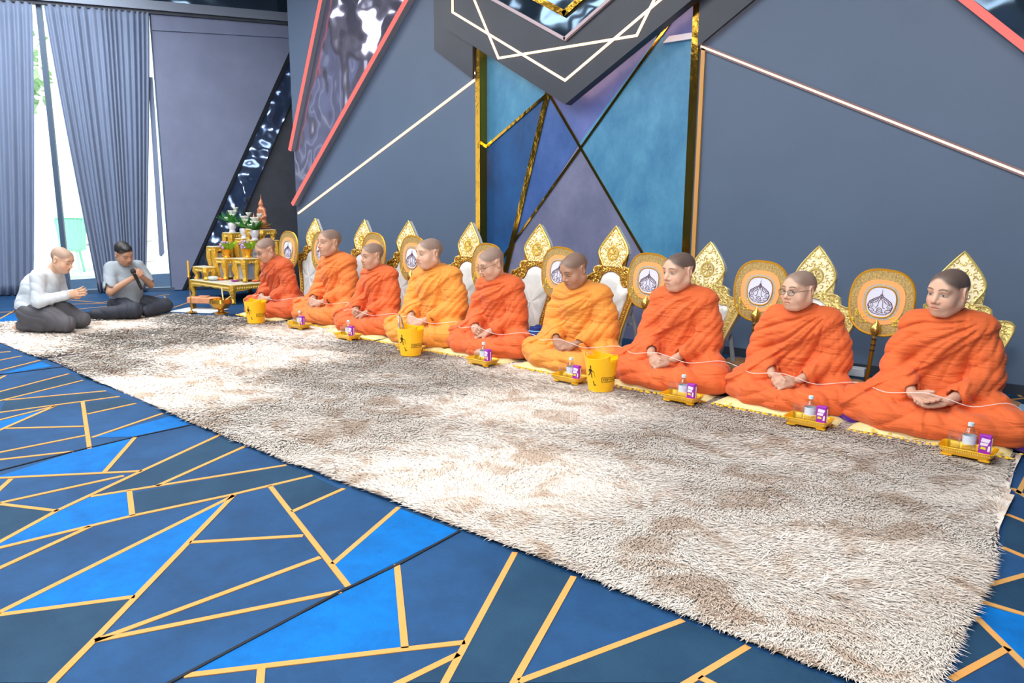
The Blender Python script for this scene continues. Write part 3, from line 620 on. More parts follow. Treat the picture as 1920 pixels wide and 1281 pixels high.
def head_color(V, C, c, M, sc, skin, hair, hairk, brow=0.85, eyes=0.0):
    L = ((V - np.array(c)) @ M) / sc; x, y, z = L.T; near = (np.abs(z) < .14) & (np.abs(x) < .11) & (np.abs(y) < .15)
    def mix(col, m):
        m = (m * near)[:, None]; C[:] = C * (1 - m) + np.array(col)[None] * m
    ax = np.abs(x)
    warm = np.array(skin) * np.array([1.08, .86, .82])
    mix(warm, .5 * np.exp(-((ax - .043) / .022) ** 2 - ((z + .03) / .022) ** 2) * (y < -.02))
    mix(warm, .5 * np.exp(-((ax) / .016) ** 2 - ((z + .03) / .014) ** 2) * (y < -.09))
    hl = .004 - .78 * y + .012 * np.cos(ax * 60)
    ear = (ax > .071) & (z < .034) & (z > -.05) & (np.abs(y - .01) < .036)
    mix(hair, hairk * sstep(-.012, .016, z - hl) * (z > -.075) * (~ear))
    bz = .0275 + .006 * (1 - ((ax - .035) / .022) ** 2)
    mix((.035, .025, .02), brow * np.exp(-((z - bz) / .0042) ** 4) * sstep(.010, .016, ax) * sstep(.058, .048, ax) * (y < -.04))
    ez = .0005 - .002 * np.abs(ax - .033) / .016
    mix((.03, .02, .018), .85 * np.exp(-((z - ez) / .0033) ** 4) * np.exp(-((ax - .033) / .0155) ** 6) * (y < -.05))
    if eyes > 0:
        mix((.62, .58, .55), .8 * np.exp(-((z - .0015) / (.0048 * eyes)) ** 4) * np.exp(-((ax - .033) / .0145) ** 6) * (y < -.05))
        mix((.02, .014, .012), .95 * np.exp(-((z - .0018) / (.0052 * eyes)) ** 4) * np.exp(-((x * np.sign(x) - .033) / .0062) ** 4) * (y < -.05))
        mix((.02, .014, .012), .9 * np.exp(-((z - .0015 - .0055 * eyes) / .0022) ** 2) * np.exp(-((ax - .033) / .016) ** 6) * (y < -.05))
    mix(np.array(skin) * .62, .4 * np.exp(-((z - .013) / .003) ** 2) * np.exp(-((ax - .033) / .017) ** 4) * (y < -.05))
    mix(np.array(skin) * np.array([.86, .55, .52]), .75 * np.exp(-((z + .064) / .0105) ** 4) * np.exp(-(ax / .022) ** 6) * (y < -.075))
    mix((.10, .04, .035), .8 * np.exp(-((z + .0635) / .0022) ** 2) * np.exp(-(ax / .024) ** 6) * (y < -.07))
    mix(np.array(skin) * .3, .7 * np.exp(-((ax - .009) / .0045) ** 2 - ((z + .0405) / .0035) ** 2) * (y < -.085))
def add_hand(S, w, d, n, side, curl=(20, 30, 25), k=0.006, sc=1.0, spread=1.0, thumb=0.5, tcurl=20):
    """w wrist, d towards the fingers, n back of the hand; side +1 thumb along l"""
    w = np.array(w, float); d = np.array(d, float); d /= np.linalg.norm(d); n = np.array(n, float); n -= d * (n @ d); n /= np.linalg.norm(n); l = np.cross(d, n) * side
    Mx = np.stack([l, d, n], 1)
    S.el(w + d * .052 * sc, (.038 * sc, .050 * sc, .0165 * sc), .02, Mx)
    for o, ln, r in ((.030, .070, .0088), (.010, .080, .0090), (-.010, .074, .0086), (-.029, .058, .0078)):
        p = w + (d * .088 + l * o) * sc; S.rc(w + (d * .03 + l * o * .7) * sc, p, r * 1.15 * sc, r * 1.1 * sc, .012)
        ang = 0.0; q = d + l * o * 2.2 * spread
        for c_, f in zip(curl, (.45, .31, .24)):
            ang += math.radians(c_ * (1 + o * 2)); v = q * math.cos(ang) - n * math.sin(ang); v /= np.linalg.norm(v)
            e = p + v * ln * f * sc; S.rc(p, e, r * sc, r * .92 * sc, k); p = e
    p = w + (d * .022 + l * .026 - n * .004) * sc; v = d * .75 + l * thumb - n * math.sin(math.radians(tcurl)); v /= np.linalg.norm(v)
    e = p + v * .042 * sc; S.rc(p, e, .0125 * sc, .0105 * sc, .012); v2 = v + d * .5 - l * .25; v2 /= np.linalg.norm(v2); S.rc(e, e + v2 * .032 * sc, .0102 * sc, .0085 * sc, k)
def skin_mat():
    if 'skin' in MATS: return MATS['skin']
    m = bpy.data.materials.new('skin'); m.use_nodes = True; nt = m.node_tree; b = nt.nodes['Principled BSDF']
    a = nt.nodes.new('ShaderNodeAttribute'); a.attribute_name = 'tone'; nt.links.new(a.outputs['Color'], b.inputs['Base Color'])
    b.inputs['Roughness'].default_value = 0.5; b.inputs['Specular IOR Level'].default_value = 0.35
    b.inputs['Subsurface Weight'].default_value = 0.0
    MATS['skin'] = m; return m
def skin_obj(S, skin, heads, parent, hands=()):
    V, F = S.surf(); C = np.tile(np.array(skin, float), (len(V), 1))
    for hc in hands:
        d = np.linalg.norm(V - np.array(hc[:3]), axis=1); m = sstep(hc[3], hc[3] * .7, d)[:, None]; C = C * (1 - m) + np.array(hc[4])[None] * m
    for h in heads: head_color(V, C, *h)
    me = npmesh('body', V, F); at = me.color_attributes.new('tone', 'FLOAT_COLOR', 'POINT')
    at.data.foreach_set('color', np.concatenate([C, np.ones((len(C), 1))], 1).astype(np.float32).ravel())
    return link('body', me, skin_mat(), parent)
def eyeglasses(parent, c, M, sc, col=(30, 26, 26)):
    m_ = mat('spectacle_frame_%d' % col[0], col, .3); mb = MB()
    def T(p): return tuple(np.array(c) + M @ (np.array(p) * sc))
    for s in (-1, 1):
        P = []
        for k in range(16):
            a = 2 * PI * k / 16; P.append(T((s * .034 + .025 * math.copysign(abs(math.cos(a)) ** .7, math.cos(a)), -.108 - .004 * abs(math.sin(a)), .0 + .0165 * math.copysign(abs(math.sin(a)) ** .7, math.sin(a)))))
        mb.tube(P, .0014, 5, closed=True)
        mb.tube([T((s * .059, -.104, .006)), T((s * .079, -.05, .008)), T((s * .082, .01, .006))], .0015, 5)
    mb.tube([T((-.009, -.109, .004)), T((0, -.113, .006)), T((.009, -.109, .004))], .0014, 5)
    g = mb.build('eyeglasses', m_, parent, True)
    lm = clearmat('spectacle_lens', (235, 240, 245), .06); lb = MB()
    for s in (-1, 1):
        P = [T((s * .034 + .024 * math.cos(2 * PI * k / 12), -.1085, .0155 * math.sin(2 * PI * k / 12))) for k in range(12)]
        lb.add(P, [tuple(range(12))])
    lb.build('lens', lm, g)
# ------------------------------------------------------------------ nine seated monks
def robe_mat(name, rgb):
    m = mat(name, rgb, .78, sheen=.12, noise=.14, nscale=6)
    nt = m.node_tree; b = nt.nodes['Principled BSDF']
    tc = nt.nodes.new('ShaderNodeTexCoord'); prev = None
    for rot, scl, dist in (((0, 0.62, 0), (4.5, 9, 28), .022), ((0, 0.35, .5), (12, 14, 50), .0035)):
        mp = nt.nodes.new('ShaderNodeMapping'); mp.inputs['Rotation'].default_value = rot; mp.inputs['Scale'].default_value = scl
        n = nt.nodes.new('ShaderNodeTexNoise'); n.inputs['Scale'].default_value = 1.0; n.inputs['Detail'].default_value = 3; n.inputs['Distortion'].default_value = .6
        bp = nt.nodes.new('ShaderNodeBump'); bp.inputs['Strength'].default_value = .75; bp.inputs['Distance'].default_value = dist
        nt.links.new(tc.outputs['Object'], mp.inputs['Vector']); nt.links.new(mp.outputs[0], n.inputs['Vector']); nt.links.new(n.outputs['Fac'], bp.inputs['Height'])
        if prev is not None: nt.links.new(prev.outputs[0], bp.inputs['Normal'])
        prev = bp
    nt.links.new(prev.outputs[0], b.inputs['Normal'])
    return m
R_ORANGE = robe_mat('robe_orange', (224, 102, 44))
R_DEEP = robe_mat('robe_deep_orange', (208, 94, 46))
R_SAFF = robe_mat('robe_saffron', (236, 152, 58))
R_MID = robe_mat('robe_mid_orange', (230, 126, 54))
BX = axis((-.46, -.18, .011), (-.18, .18, .0038), (.18, .46, .011))
BY = axis((-.46, -.40, .010), (-.40, .12, .0042), (.12, .24, .011))
BZ = axis((-.02, .13, .010), (.13, .28, .0042), (.28, .60, .010), (.60, .93, .0036))
RX = axis((-.56, .56, .0072)); RY = axis((-.54, .27, .0078)); RZ = axis((-.012, .72, .0072))
def monk(x, y, sc, robe, label, seed=0, head=(0, 0, 0), bulk=1.0, lean=.04, fw=1.0, jaw=1.0, hsc=1.07, hands='clasp', skin=(.60, .36, .25), glasses=False, rz=0.0, foot=False, hair=(.10, .092, .09), hairk=.66, sag=0.0, z0=.045, eyes=0.0, kn=.342):
    t = empty('person', (x, y, z0), rz); t.scale = (sc, sc, sc); tag(t, label, 'person', 'row of seated monks')
    q = random.Random(seed)
    def L(px, py, pz): return (px, py - lean * max(0, pz - .1) / .5, pz)
    hM = rotm(head[1], head[0], head[2]); hc = np.array(L(0, -.035, .734 - sag)) + hM @ np.array((0, -.012, .012))
    SH = [L(s * .160 * bulk, .02, .545 - sag * .5) for s in (-1, 1)]; EL = [L(s * .218 * bulk, -.015, .30) for s in (-1, 1)]
    WR = [(-.088, -.255, .198), (.088, -.260, .194)]
    KN = [(s * kn, -.20, .085) for s in (-1, 1)]
    # body
    B = Solid(BX, BY, BZ)
    B.el((0, .03, .13), (.16, .13, .12), .04); B.el(L(0, .03, .32), (.15, .10, .2), .04); B.el(L(0, .02, .49), (.165, .09, .11), .05)
    B.rc(L(0, .02, .54), np.array(hc) + hM @ np.array((0, .022, -.055)), .062 * (.7 + .3 * bulk), .056 * (.8 + .2 * jaw), .03)
    add_head(B, hc, hM, hsc, fw, jaw)
    for i, s in enumerate((-1, 1)):
        B.chain([SH[i], EL[i], WR[i]], [.05, .042, .026], .02)
        B.chain([(s * .09, .02, .11), KN[i], (-s * .05, -.31, .055)], [.085, .06, .04], .03)
    if hands == 'clasp':
        add_hand(B, WR[1], (-.82, -.50, -.16), (.15, -.60, .75), -1, (25, 35, 25), .005, thumb=.35)
        add_hand(B, np.array(WR[0]) + np.array((.01, -.012, .012)), (.86, -.42, -.20), (-.1, -.55, .82), 1, (28, 38, 30), .005, thumb=.35)
    elif hands == 'fist':
        add_hand(B, WR[1], (-.80, -.42, -.30), (.05, -.45, .85), -1, (15, 20, 15), .005, thumb=.4)
        add_hand(B, np.array(WR[0]) + np.array((.02, -.02, .02)), (.75, -.55, -.05), (-.35, -.80, .45), 1, (62, 70, 40), .005, thumb=.2, tcurl=60)
    elif hands == 'inter':
        add_hand(B, np.array(WR[1]) + np.array((-.02, -.02, .0)), (-.62, -.66, -.20), (.62, -.55, .55), -1, (35, 55, 30), .005, thumb=.2)
        add_hand(B, np.array(WR[0]) + np.array((.02, -.022, .004)), (.62, -.66, -.20), (-.62, -.55, .55), 1, (35, 55, 30), .005, thumb=.2)
    else:
        add_hand(B, np.array(WR[1]) + np.array((0, -.01, .0)), (-.80, -.50, -.22), (.05, .25, -.95), -1, (10, 14, 12), .005, thumb=.55)
        add_hand(B, np.array(WR[0]) + np.array((0, -.01, .012)), (.80, -.50, -.16), (-.05, .25, -.95), 1, (10, 14, 12), .005, thumb=.55)
    if foot:
        B.chain([(-.02, -.33, .045), (.10, -.375, .035), (.17, -.385, .03)], [.038, .034, .026], .02)
        for k in range(5): B.rc((.165, -.37 - .004 * k, .05 - .009 * k), (.205 - .006 * k, -.378 - .004 * k, .048 - .009 * k), .010 - .0008 * k, .008, .004)
    hs = tuple(np.array(skin) * np.array((.86, .80, .80)))
    skin_obj(B, skin, [(hc, hM, hsc, skin, hair, hairk, .85, eyes)], t, [(0, -.28, .2, .2, hs)])
    # robe
    R = Solid(RX, RY, RZ); b = bulk
    R.el((0, .035, .13), (.205 * b, .18, .15), .05); R.el(L(0, .03, .31), (.165 * b, .135 * b, .21), .05); R.el(L(0, .015, .475), (.175 * b, .125 * (.6 + .4 * b), .135), .06)
    R.rc(L(-.125 * b, .02, .545 - sag * .5), L(.125 * b, .02, .545 - sag * .5), .066, .070, .05)
    R.rc(L(0, .02, .575 - sag * .5), L(0, .03, .5), .085, .1, .06)
    nb = L(0, .012, .585 - sag * .6)
    for k in range(12):
        a, a2 = 2 * PI * k / 12, 2 * PI * (k + 1) / 12
        def cp_(w): return (nb[0] + .078 * math.cos(w), nb[1] + .072 * math.sin(w) - .004, nb[2] + .016 * math.sin(w) + .012 * math.cos(w))
        R.rc(cp_(a), cp_(a2), .021, .021, .025)
    for i, s in enumerate((-1, 1)):
        wv = np.array(WR[i]); e = np.array(EL[i]); f1 = e + (wv - e) * (.60 if s < 0 else .66)
        R.chain([SH[i], L(s * .203 * b, .0, .41), EL[i], f1], [.064, .064 * b, .064 * b, .054], .045)
        R.rc(f1, f1 + (wv - e) * .10, .060, .057, .01)
        R.rc(np.array(WR[i]) - (wv - e) * .22, np.array(WR[i]) + (wv - e) * .05, .040, .045, .008, cut=True)
        R.chain([(s * .11, .02, .12), (s * .26, -.10, .105), KN[i]], [.135, .115, .088], .05)
        R.chain([KN[i], (s * .20, -.30, .066), (-s * .02, -.33, .058)], [.088, .078, .062], .04)
        R.el((s * .25, -.13, .05), (.17, .17, .06), .05)
    R.el((0, -.16, .075), (.27, .19, .085), .05)
    R.el((-.225 * b, -.055, .215), (.070, .11, .11), .05); R.rc((-.235 * b, -.04, .22), (-.16, -.20, .165), .055, .05, .05)
    R.rc((.215 * b, .0, .22), (.18, -.10, .16), .045, .045, .05)
    R.rc((-.19, -.19, .20), (-.30, -.235, .13), .03, .02, .05)
    R.el((0, .16, .06), (.26, .08, .07), .06)
    (I, J, K), X, Y, Z = R.near(.035)
    s1, s2, s3 = q.uniform(0, 6), q.uniform(0, 6), q.uniform(0, 6)
    wz = X * 6 + s1; warp = .55 * np.sin(wz + 7 * Y) + .45 * np.sin(11 * Z + 5 * X + s2) + .25 * np.sin(23 * X - 17 * Z + s3)
    up = sstep(.19, .27, Z)
    ang = np.arctan2(.64 - Z, .22 - X)
    tor = np.abs(np.sin(ang * (9.5 + math.sin(s1)) + .9 * warp + 2.2 * Y)) ** .7 - .6
    fine = np.abs(np.sin(ang * 21 + 2.2 * warp + s2)) ** .7 - .6
    armf = np.abs(np.sin(Z * 36 - X * 34 - Y * 22 + 1.9 * warp)) ** .7 - .6
    isarm = sstep(.125 * b, .175 * b, X)
    dl = up * ((1 - isarm) * (.0155 * tor + .0095 * fine) + isarm * (.0085 * armf + .004 * fine)) * sstep(.64, .56, Z)
    # legs: folds sweeping round the knees
    ang2 = np.arctan2(Y + .16, np.abs(X) - .10)
    leg = np.abs(np.sin(ang2 * 3.2 + Z * 30 + 1.5 * warp + s3 * np.sign(X))) ** .7 - .6
    leg2 = np.abs(np.sin(X * 26 + Y * 30 + Z * 20 + 2.2 * warp + s1)) ** .7 - .6
    dl += (1 - up) * (.014 * leg + .0075 * leg2) * sstep(-.005, .03, Z)
    # outer fold of the robe laid over the chest, its edge falling to the right arm
    sd = (X - .17) * -.563 + (Z - .50) * .826 + .012 * np.sin(X * 14 + s2)
    dl += .014 * sstep(-.004, .010, sd) * sstep(.16, .10, Y) * (Z < .66)
    sd2 = (X - .112 * b) * .93 + (Z - .5) * .12
    dl += .009 * sstep(-.005, .008, sd2) * up
    R.D[I, J, K] -= dl.astype(np.float32)
    R.floor(0.0)
    V, F = R.surf(); me = npmesh('robe', V, F); link('robe', me, robe, t)
    if glasses: eyeglasses(t, hc, hM, hsc)
    return t
S_L = (.66, .42, .30); S_M = (.56, .34, .235); S_D = (.44, .25, .165)
MONKS = [
 dict(x=-7.37, sc=1.00, robe=R_DEEP, seed=1, head=(24, -6, 0), lean=.13, sag=.02, skin=S_M, glasses=True, label='monk in deep orange robe with glasses sitting nearest the altar', hands='clasp'),
 dict(x=-6.56, y=4.84, sc=1.10, robe=R_MID, seed=2, head=(2, -4, 0), lean=.03, skin=S_M, eyes=.6, label='tallest sitting monk, head upright, second from the altar', hands='clasp'),
 dict(x=-5.71, sc=.975, robe=R_ORANGE, seed=3, head=(8, -12, 0), lean=.02, bulk=1.02, skin=S_M, eyes=.6, label='young monk in orange robe, third from the altar, hands low in his lap', hands='fist'),
 dict(x=-4.87, sc=1.06, robe=R_SAFF, seed=4, head=(6, -14, 0), bulk=1.17, fw=1.14, jaw=1.25, skin=S_L, foot=True, eyes=.7, label='stout monk in yellow saffron robe behind the bucket with tongs', hands='clasp'),
 dict(x=-4.10, sc=1.00, robe=R_ORANGE, seed=5, head=(22, -20, 0), lean=.06, skin=S_L, glasses=True, foot=True, label='slim monk with glasses and bright orange robe looking down, left of the middle', hands='fist'),
 dict(x=-3.24, sc=1.00, robe=R_SAFF, seed=6, head=(24, -14, 0), bulk=1.10, fw=1.1, jaw=1.2, lean=.08, skin=S_D, label='tan stout monk in saffron robe looking down, left of a yellow bucket', hands='clasp', hair=(.09, .08, .075)),
 dict(x=-2.41, sc=1.04, robe=R_ORANGE, seed=7, head=(6, -18, 0), lean=.02, skin=S_L, label='young monk in orange robe, dark stubbled hair, third from the right', hands='inter', hair=(.06, .05, .05), hairk=.88, eyes=.9),
 dict(x=-1.575, kn=.318, sc=.955, robe=R_ORANGE, seed=8, head=(4, -22, 0), bulk=1.12, fw=1.12, jaw=1.2, lean=.05, skin=S_L, glasses=True, eyes=.9, label='round-faced monk with glasses and clasped hands, second from the right', hands='inter'),
 dict(x=-.78, kn=.37, sc=1.02, robe=R_ORANGE, seed=9, head=(7, -22, 3), lean=.02, skin=S_L, label='rightmost monk in orange robe with open palms in his lap', hands='palms', hair=(.06, .05, .05), hairk=.88, eyes=1.1),
]
for d in MONKS:
    d.setdefault('y', 4.70); monk(**d)
# ------------------------------------------------------------------ mats, backrests, fans, offerings
MX = [d['x'] for d in MONKS]
WHO = ['the monk nearest the altar', 'the tallest monk', 'the third monk from the altar', 'the stout yellow-robed monk', 'the middle monk with glasses', 'the tan saffron-robed monk', 'the third monk from the right', 'the round-faced monk with glasses', 'the rightmost monk']
m_mat = mat('pale_yellow_mat', (226, 214, 156), .7, noise=.15, nscale=10, bump=.2, bscale=25)
m_fringe = mat('yellow_fringe', (236, 190, 40), .7)
def fringe_mesh():
    q = random.Random(3); mb = MB()
    for k in range(26):
        x = -.37 + .74 * k / 25 + q.uniform(-.008, .008); mb.ell((x, -.325 + q.uniform(-.02, .006), .012), (.013, .016, .007), 6, 4)
    return mb.mesh('fringe', True)
fr_me = fringe_mesh(); fr_me.materials.append(m_fringe)
def mat_mesh():
    nu, nv = 22, 18; mb = MB(); hx, hy = .385, .315
    for lay in range(1):
        V = []; F = []
        for s in (0, 1):
            for j in range(nv + 1):
                for i in range(nu + 1):
                    u = -1 + 2 * i / nu; v = -1 + 2 * j / nv; e = (1 - abs(u) ** 6) * (1 - abs(v) ** 6)
                    z = (.014 + .030 * max(0, e) ** .4) if s else (.012 - .008 * max(0, e) ** .3)
                    V.append((u * hx, v * hy, z + .002 * math.sin(9 * u) * math.sin(7 * v) * e))
        n = (nu + 1) * (nv + 1)
        for j in range(nv):
            for i in range(nu):
                a = j * (nu + 1) + i; F.append((n + a, n + a + 1, n + a + nu + 2, n + a + nu + 1)); F.append((a, a + nu + 1, a + nu + 2, a + 1))
        mb.add(V, F)
    me = mb.mesh('pad'); me.polygons.foreach_set('use_smooth', [True] * len(me.polygons)); me.materials.append(m_mat); return me
mat_me = mat_mesh()
for i, x in enumerate(MX):
    t = empty('seat_mat', (x + rnd.uniform(-.02, .02), MONKS[i]['y'] - .07, .012), rnd.uniform(-.03, .03)); tag(t, 'pale yellow floor mat under ' + WHO[i], 'mat', 'mats under the monks')
    share('pad', mat_me, t); tag(share('fringe', fr_me, t), kind='stuff')

# carved backrests
m_pearl = mat('pearl_white_plastic', (222, 224, 222), .25, noise=.2, nscale=9, rgb2=(196, 200, 198), coat=.3)
m_bronze = mat('bronze_gold_frame', (178, 124, 50), .34, metal=.75, bump=.5, bscale=70, bdist=.008)
m_carve = mat('bright_gold_carving', (242, 210, 100), .32, metal=.55)
m_carve2 = mat('pale_gold_carving', (226, 208, 128), .34, metal=.55)
m_pale = mat('pale_gold_frame', (222, 204, 130), .34, metal=.5, bump=.6, bscale=60, bdist=.008)
m_cream = mat('cream_carving_ground', (236, 226, 190), .5)
OUT1 = [(.15, .0), (.16, .06), (.15, .14), (.165, .25), (.205, .40), (.245, .52), (.272, .60), (.278, .645), (.258, .668), (.225, .662), (.20, .685), (.165, .70), (.178, .725), (.168, .748), (.14, .755), (.105, .748), (.088, .765), (.097, .79), (.128, .83), (.143, .87), (.137, .905), (.11, .95), (.072, 1.0), (.033, 1.05), (0, 1.09)]
INN1 = [(.10, .05), (.105, .25), (.145, .40), (.182, .52), (.198, .575), (.165, .60), (.128, .595), (.108, .625), (.085, .685), (.042, .713), (0, .722)]
OUT2 = [(.15, .0), (.16, .06), (.15, .13), (.17, .24), (.21, .36), (.25, .46), (.272, .53), (.272, .575), (.245, .592), (.205, .585), (.17, .60), (.15, .615), (.165, .635), (.155, .66), (.125, .668), (.09, .662), (.075, .68), (.085, .705), (.112, .745), (.121, .785), (.115, .815), (.09, .865), (.06, .91), (.028, .955), (0, .99)]
INN2 = [(.095, .05), (.10, .22), (.14, .35), (.18, .45), (.195, .51), (.16, .535), (.12, .53), (.10, .555), (.08, .60), (.04, .63), (0, .638)]
def resample(P, n):
    L = [0.0]
    for a, b in zip(P[:-1], P[1:]): L.append(L[-1] + math.hypot(b[0] - a[0], b[1] - a[1]))
    out = []
    for k in range(n):
        t = L[-1] * k / (n - 1); i = max(j for j in range(len(L)) if L[j] <= t + 1e-9); i = min(i, len(P) - 2); f = (t - L[i]) / (L[i + 1] - L[i] + 1e-12)
        out.append((P[i][0] + (P[i + 1][0] - P[i][0]) * f, P[i][1] + (P[i + 1][1] - P[i][1]) * f))
    return out
def mirror(P): return P + [(-a, b) for a, b in P[::-1][1:]]
def pip(x, z, poly): return bool(inside(np.array([x]), np.array([z]), poly)[0])
def curl(mb, c, r, tr, a0, sp, y):
    P = []
    for k in range(8):
        a = a0 + sp * k * 4.6 / 7; rr = r * (1 - .55 * k / 7); P.append((c[0] + rr * math.cos(a), y, c[1] + rr * math.sin(a)))
    mb.tube(P, [tr * (1 - .3 * k / 7) for k in range(8)], 5)
def backrest(OUT, INN, pale):
    t = empty('monk_backrest'); H = OUT[-1][1]
    o_ = mirror(resample(OUT, 46)); i_ = mirror(resample(INN, 46))
    MB().prism(o_, -.002, .034, XZ).build('back_board', m_pearl, t)
    sc_ = lambda P, f: [(a * f, (b - .5) * (1 - (1 - f) * .4) + .5) for a, b in P]
    MB().ring(o_, i_, -.016, -.002, XZ).build('frame', m_pale if pale else m_bronze, t)
    # rim bead following the outline
    mb = MB(); mb.tube([(a * .985, -.016, .004 + b * .994) for a, b in o_], .0075, 6, closed=True); mb.build('rim_bead', m_carve2 if pale else m_carve, t, True)
    # padded white panel
    V = []; F = []; ring_n = len(i_); cz = INN[-1][1] * .55
    for k, (f, y) in enumerate(((1.0, -.002), (.93, -.018), (.75, -.027), (.45, -.031), (.05, -.032))):
        for a, b in i_: V.append((a * f, y + .003 * math.sin(b * 30) * (k > 1), cz + (b - cz) * f))
    for k in range(4):
        for j in range(ring_n): F.append((k * ring_n + j, k * ring_n + (j + 1) % ring_n, (k + 1) * ring_n + (j + 1) % ring_n, (k + 1) * ring_n + j))
    F.append(tuple(4 * ring_n + j for j in range(ring_n))); mb = MB(); mb.add(V, F); mb.build('panel', m_pearl, t, True)
    # crest carving: curls and a rosette
    q = random.Random(5 if pale else 6); zc = H - .225 if not pale else H - .205
    g_ = np.random.default_rng(5 if pale else 6); cx_ = g_.uniform(.008, .265, 5000); cz_ = g_.uniform(INN[4][1] - .02, H - .05, 5000)
    ok = inside(cx_, cz_, [(a * .93, b * .992) for a, b in o_]) & ~inside(cx_, cz_, [(a * 1.06, b * 1.012) for a, b in i_]) & (np.hypot(cx_, cz_ - zc) > .064)
    pts = []
    for x, z in zip(cx_[ok].tolist(), cz_[ok].tolist()):
        if len(pts) < 62 and all(math.hypot(x - a, z - b) > .026 for a, b in pts): pts.append((x, z))
    mb = MB()
    for x, z in pts:
        a0 = q.uniform(0, 6.28); r = q.uniform(.011, .016)
        for s in (1, -1): curl(mb, (s * x, z), r, .0042, a0 if s > 0 else PI - a0, s, -.019)
    tag(mb.build('carving', m_carve2 if pale else m_carve, t, True), kind='stuff')
    MB().prism([(a * .90, zc + (b - zc) * .9) for a, b in o_ if b > zc - .13], -.017, -.0155, XZ).build('crest_ground', m_cream, t)
    mb = MB(); mb.tube([(.05 * math.cos(2 * PI * k / 20), -.021, zc + .05 * math.sin(2 * PI * k / 20)) for k in range(20)], .0085, 6, closed=True)
    for k in range(8):
        a = 2 * PI * k / 8; mb.tube([(.012 * math.cos(a), -.021, zc + .012 * math.sin(a)), (.036 * math.cos(a), -.022, zc + .036 * math.sin(a))], [.003, .009], 6)
    mb.ell((0, -.022, zc), (.012, .008, .012), 8, 5); mb.build('rosette', m_carve2 if pale else m_carve, t, True)
    # side scroll studs on the lower rails
    mb = MB()
    for k in range(13):
        f = k / 12; z = .10 + .44 * f
        xo = np.interp(z, [p[1] for p in OUT[:7]], [p[0] for p in OUT[:7]]); xi = np.interp(z, [p[1] for p in INN[:5]], [p[0] for p in INN[:5]])
        for s in (1, -1): curl(mb, (s * (xo + xi) / 2, z), .014, .0045, 1.0 if s > 0 else PI - 1.0, s, -.018)
    tag(mb.build('rail_carving', m_carve2 if pale else m_carve, t, True), kind='stuff')
    for s in (1, -1): MB().tube([(s * .13, .034, .60), (s * .15, .20, .30), (s * .165, .34, -.02)], [.016, .016, .019], 7).build('leg', m_pearl, t, True)
    MB().tube([(-.15, .20, .30), (.15, .20, .30)], .010, 6).build('stretcher', m_pearl, t, True)
    return t
OUT2 = [(a * 1.13, b) for a, b in OUT2]; INN2 = [(a * 1.13, b) for a, b in INN2]
br1 = backrest(OUT1, INN1, False); br2 = backrest(OUT2, INN2, True)
CX = [-7.47, -6.56, -5.83, -4.95, -4.10, -3.31, -2.47, -1.68, -.82]
for i, x in enumerate(CX):
    src, pale = (br1, False) if i < 6 else (br2, True)
    t = src if i in (0, 6) else copy_tree(src)
    t.location = (x, 5.06, .02); t.rotation_euler = (math.radians(-9), 0, rnd.uniform(-.04, .04))
    tag(t, ('pale gold carved backrest behind ' if pale else 'white and gold carved backrest with pearl panel behind ') + WHO[i], 'backrest', 'carved backrests in a row')

# ceremonial fans
m_weave = mat('gold_weave', (202, 172, 104), .5, metal=.3, noise=.5, nscale=160, rgb2=(150, 128, 78), bump=.6, bscale=220, bdist=.004, lo=.45, hi=.55)
m_fanrim = mat('fan_gold_rim', (224, 166, 46), .35, metal=.6)
m_fanor = mat('fan_apricot_band', (250, 168, 100), .6)
m_fansil = mat('fan_silver_braid', (204, 198, 182), .45, metal=.3, noise=.4, nscale=200, bump=.5, bscale=250)
m_fanwh = mat('fan_white_plate', (216, 222, 240), .4)
m_embl = mat('emblem_ink', (84, 48, 70), .5); m_knob = mat('fan_gold_knob', (206, 176, 90), .25, metal=.8)
m_staff = mat('fan_gold_staff', (178, 136, 40), .3, metal=.8); m_dk = mat('fan_dark_band', (52, 30, 24), .4)
m_flor = mat('fan_yellow_sequin', (232, 212, 60), .4)
def sup(hw, hh, n=2.7, N=56):
    P = []
    for k in range(N):
        a = 2 * PI * k / N; c, s = math.cos(a), math.sin(a); z = hh * math.copysign(abs(s) ** (2 / n), s); taper = 1 - .10 * max(0, -z / hh)
        P.append((hw * taper * math.copysign(abs(c) ** (2 / n), c), z))
    return P
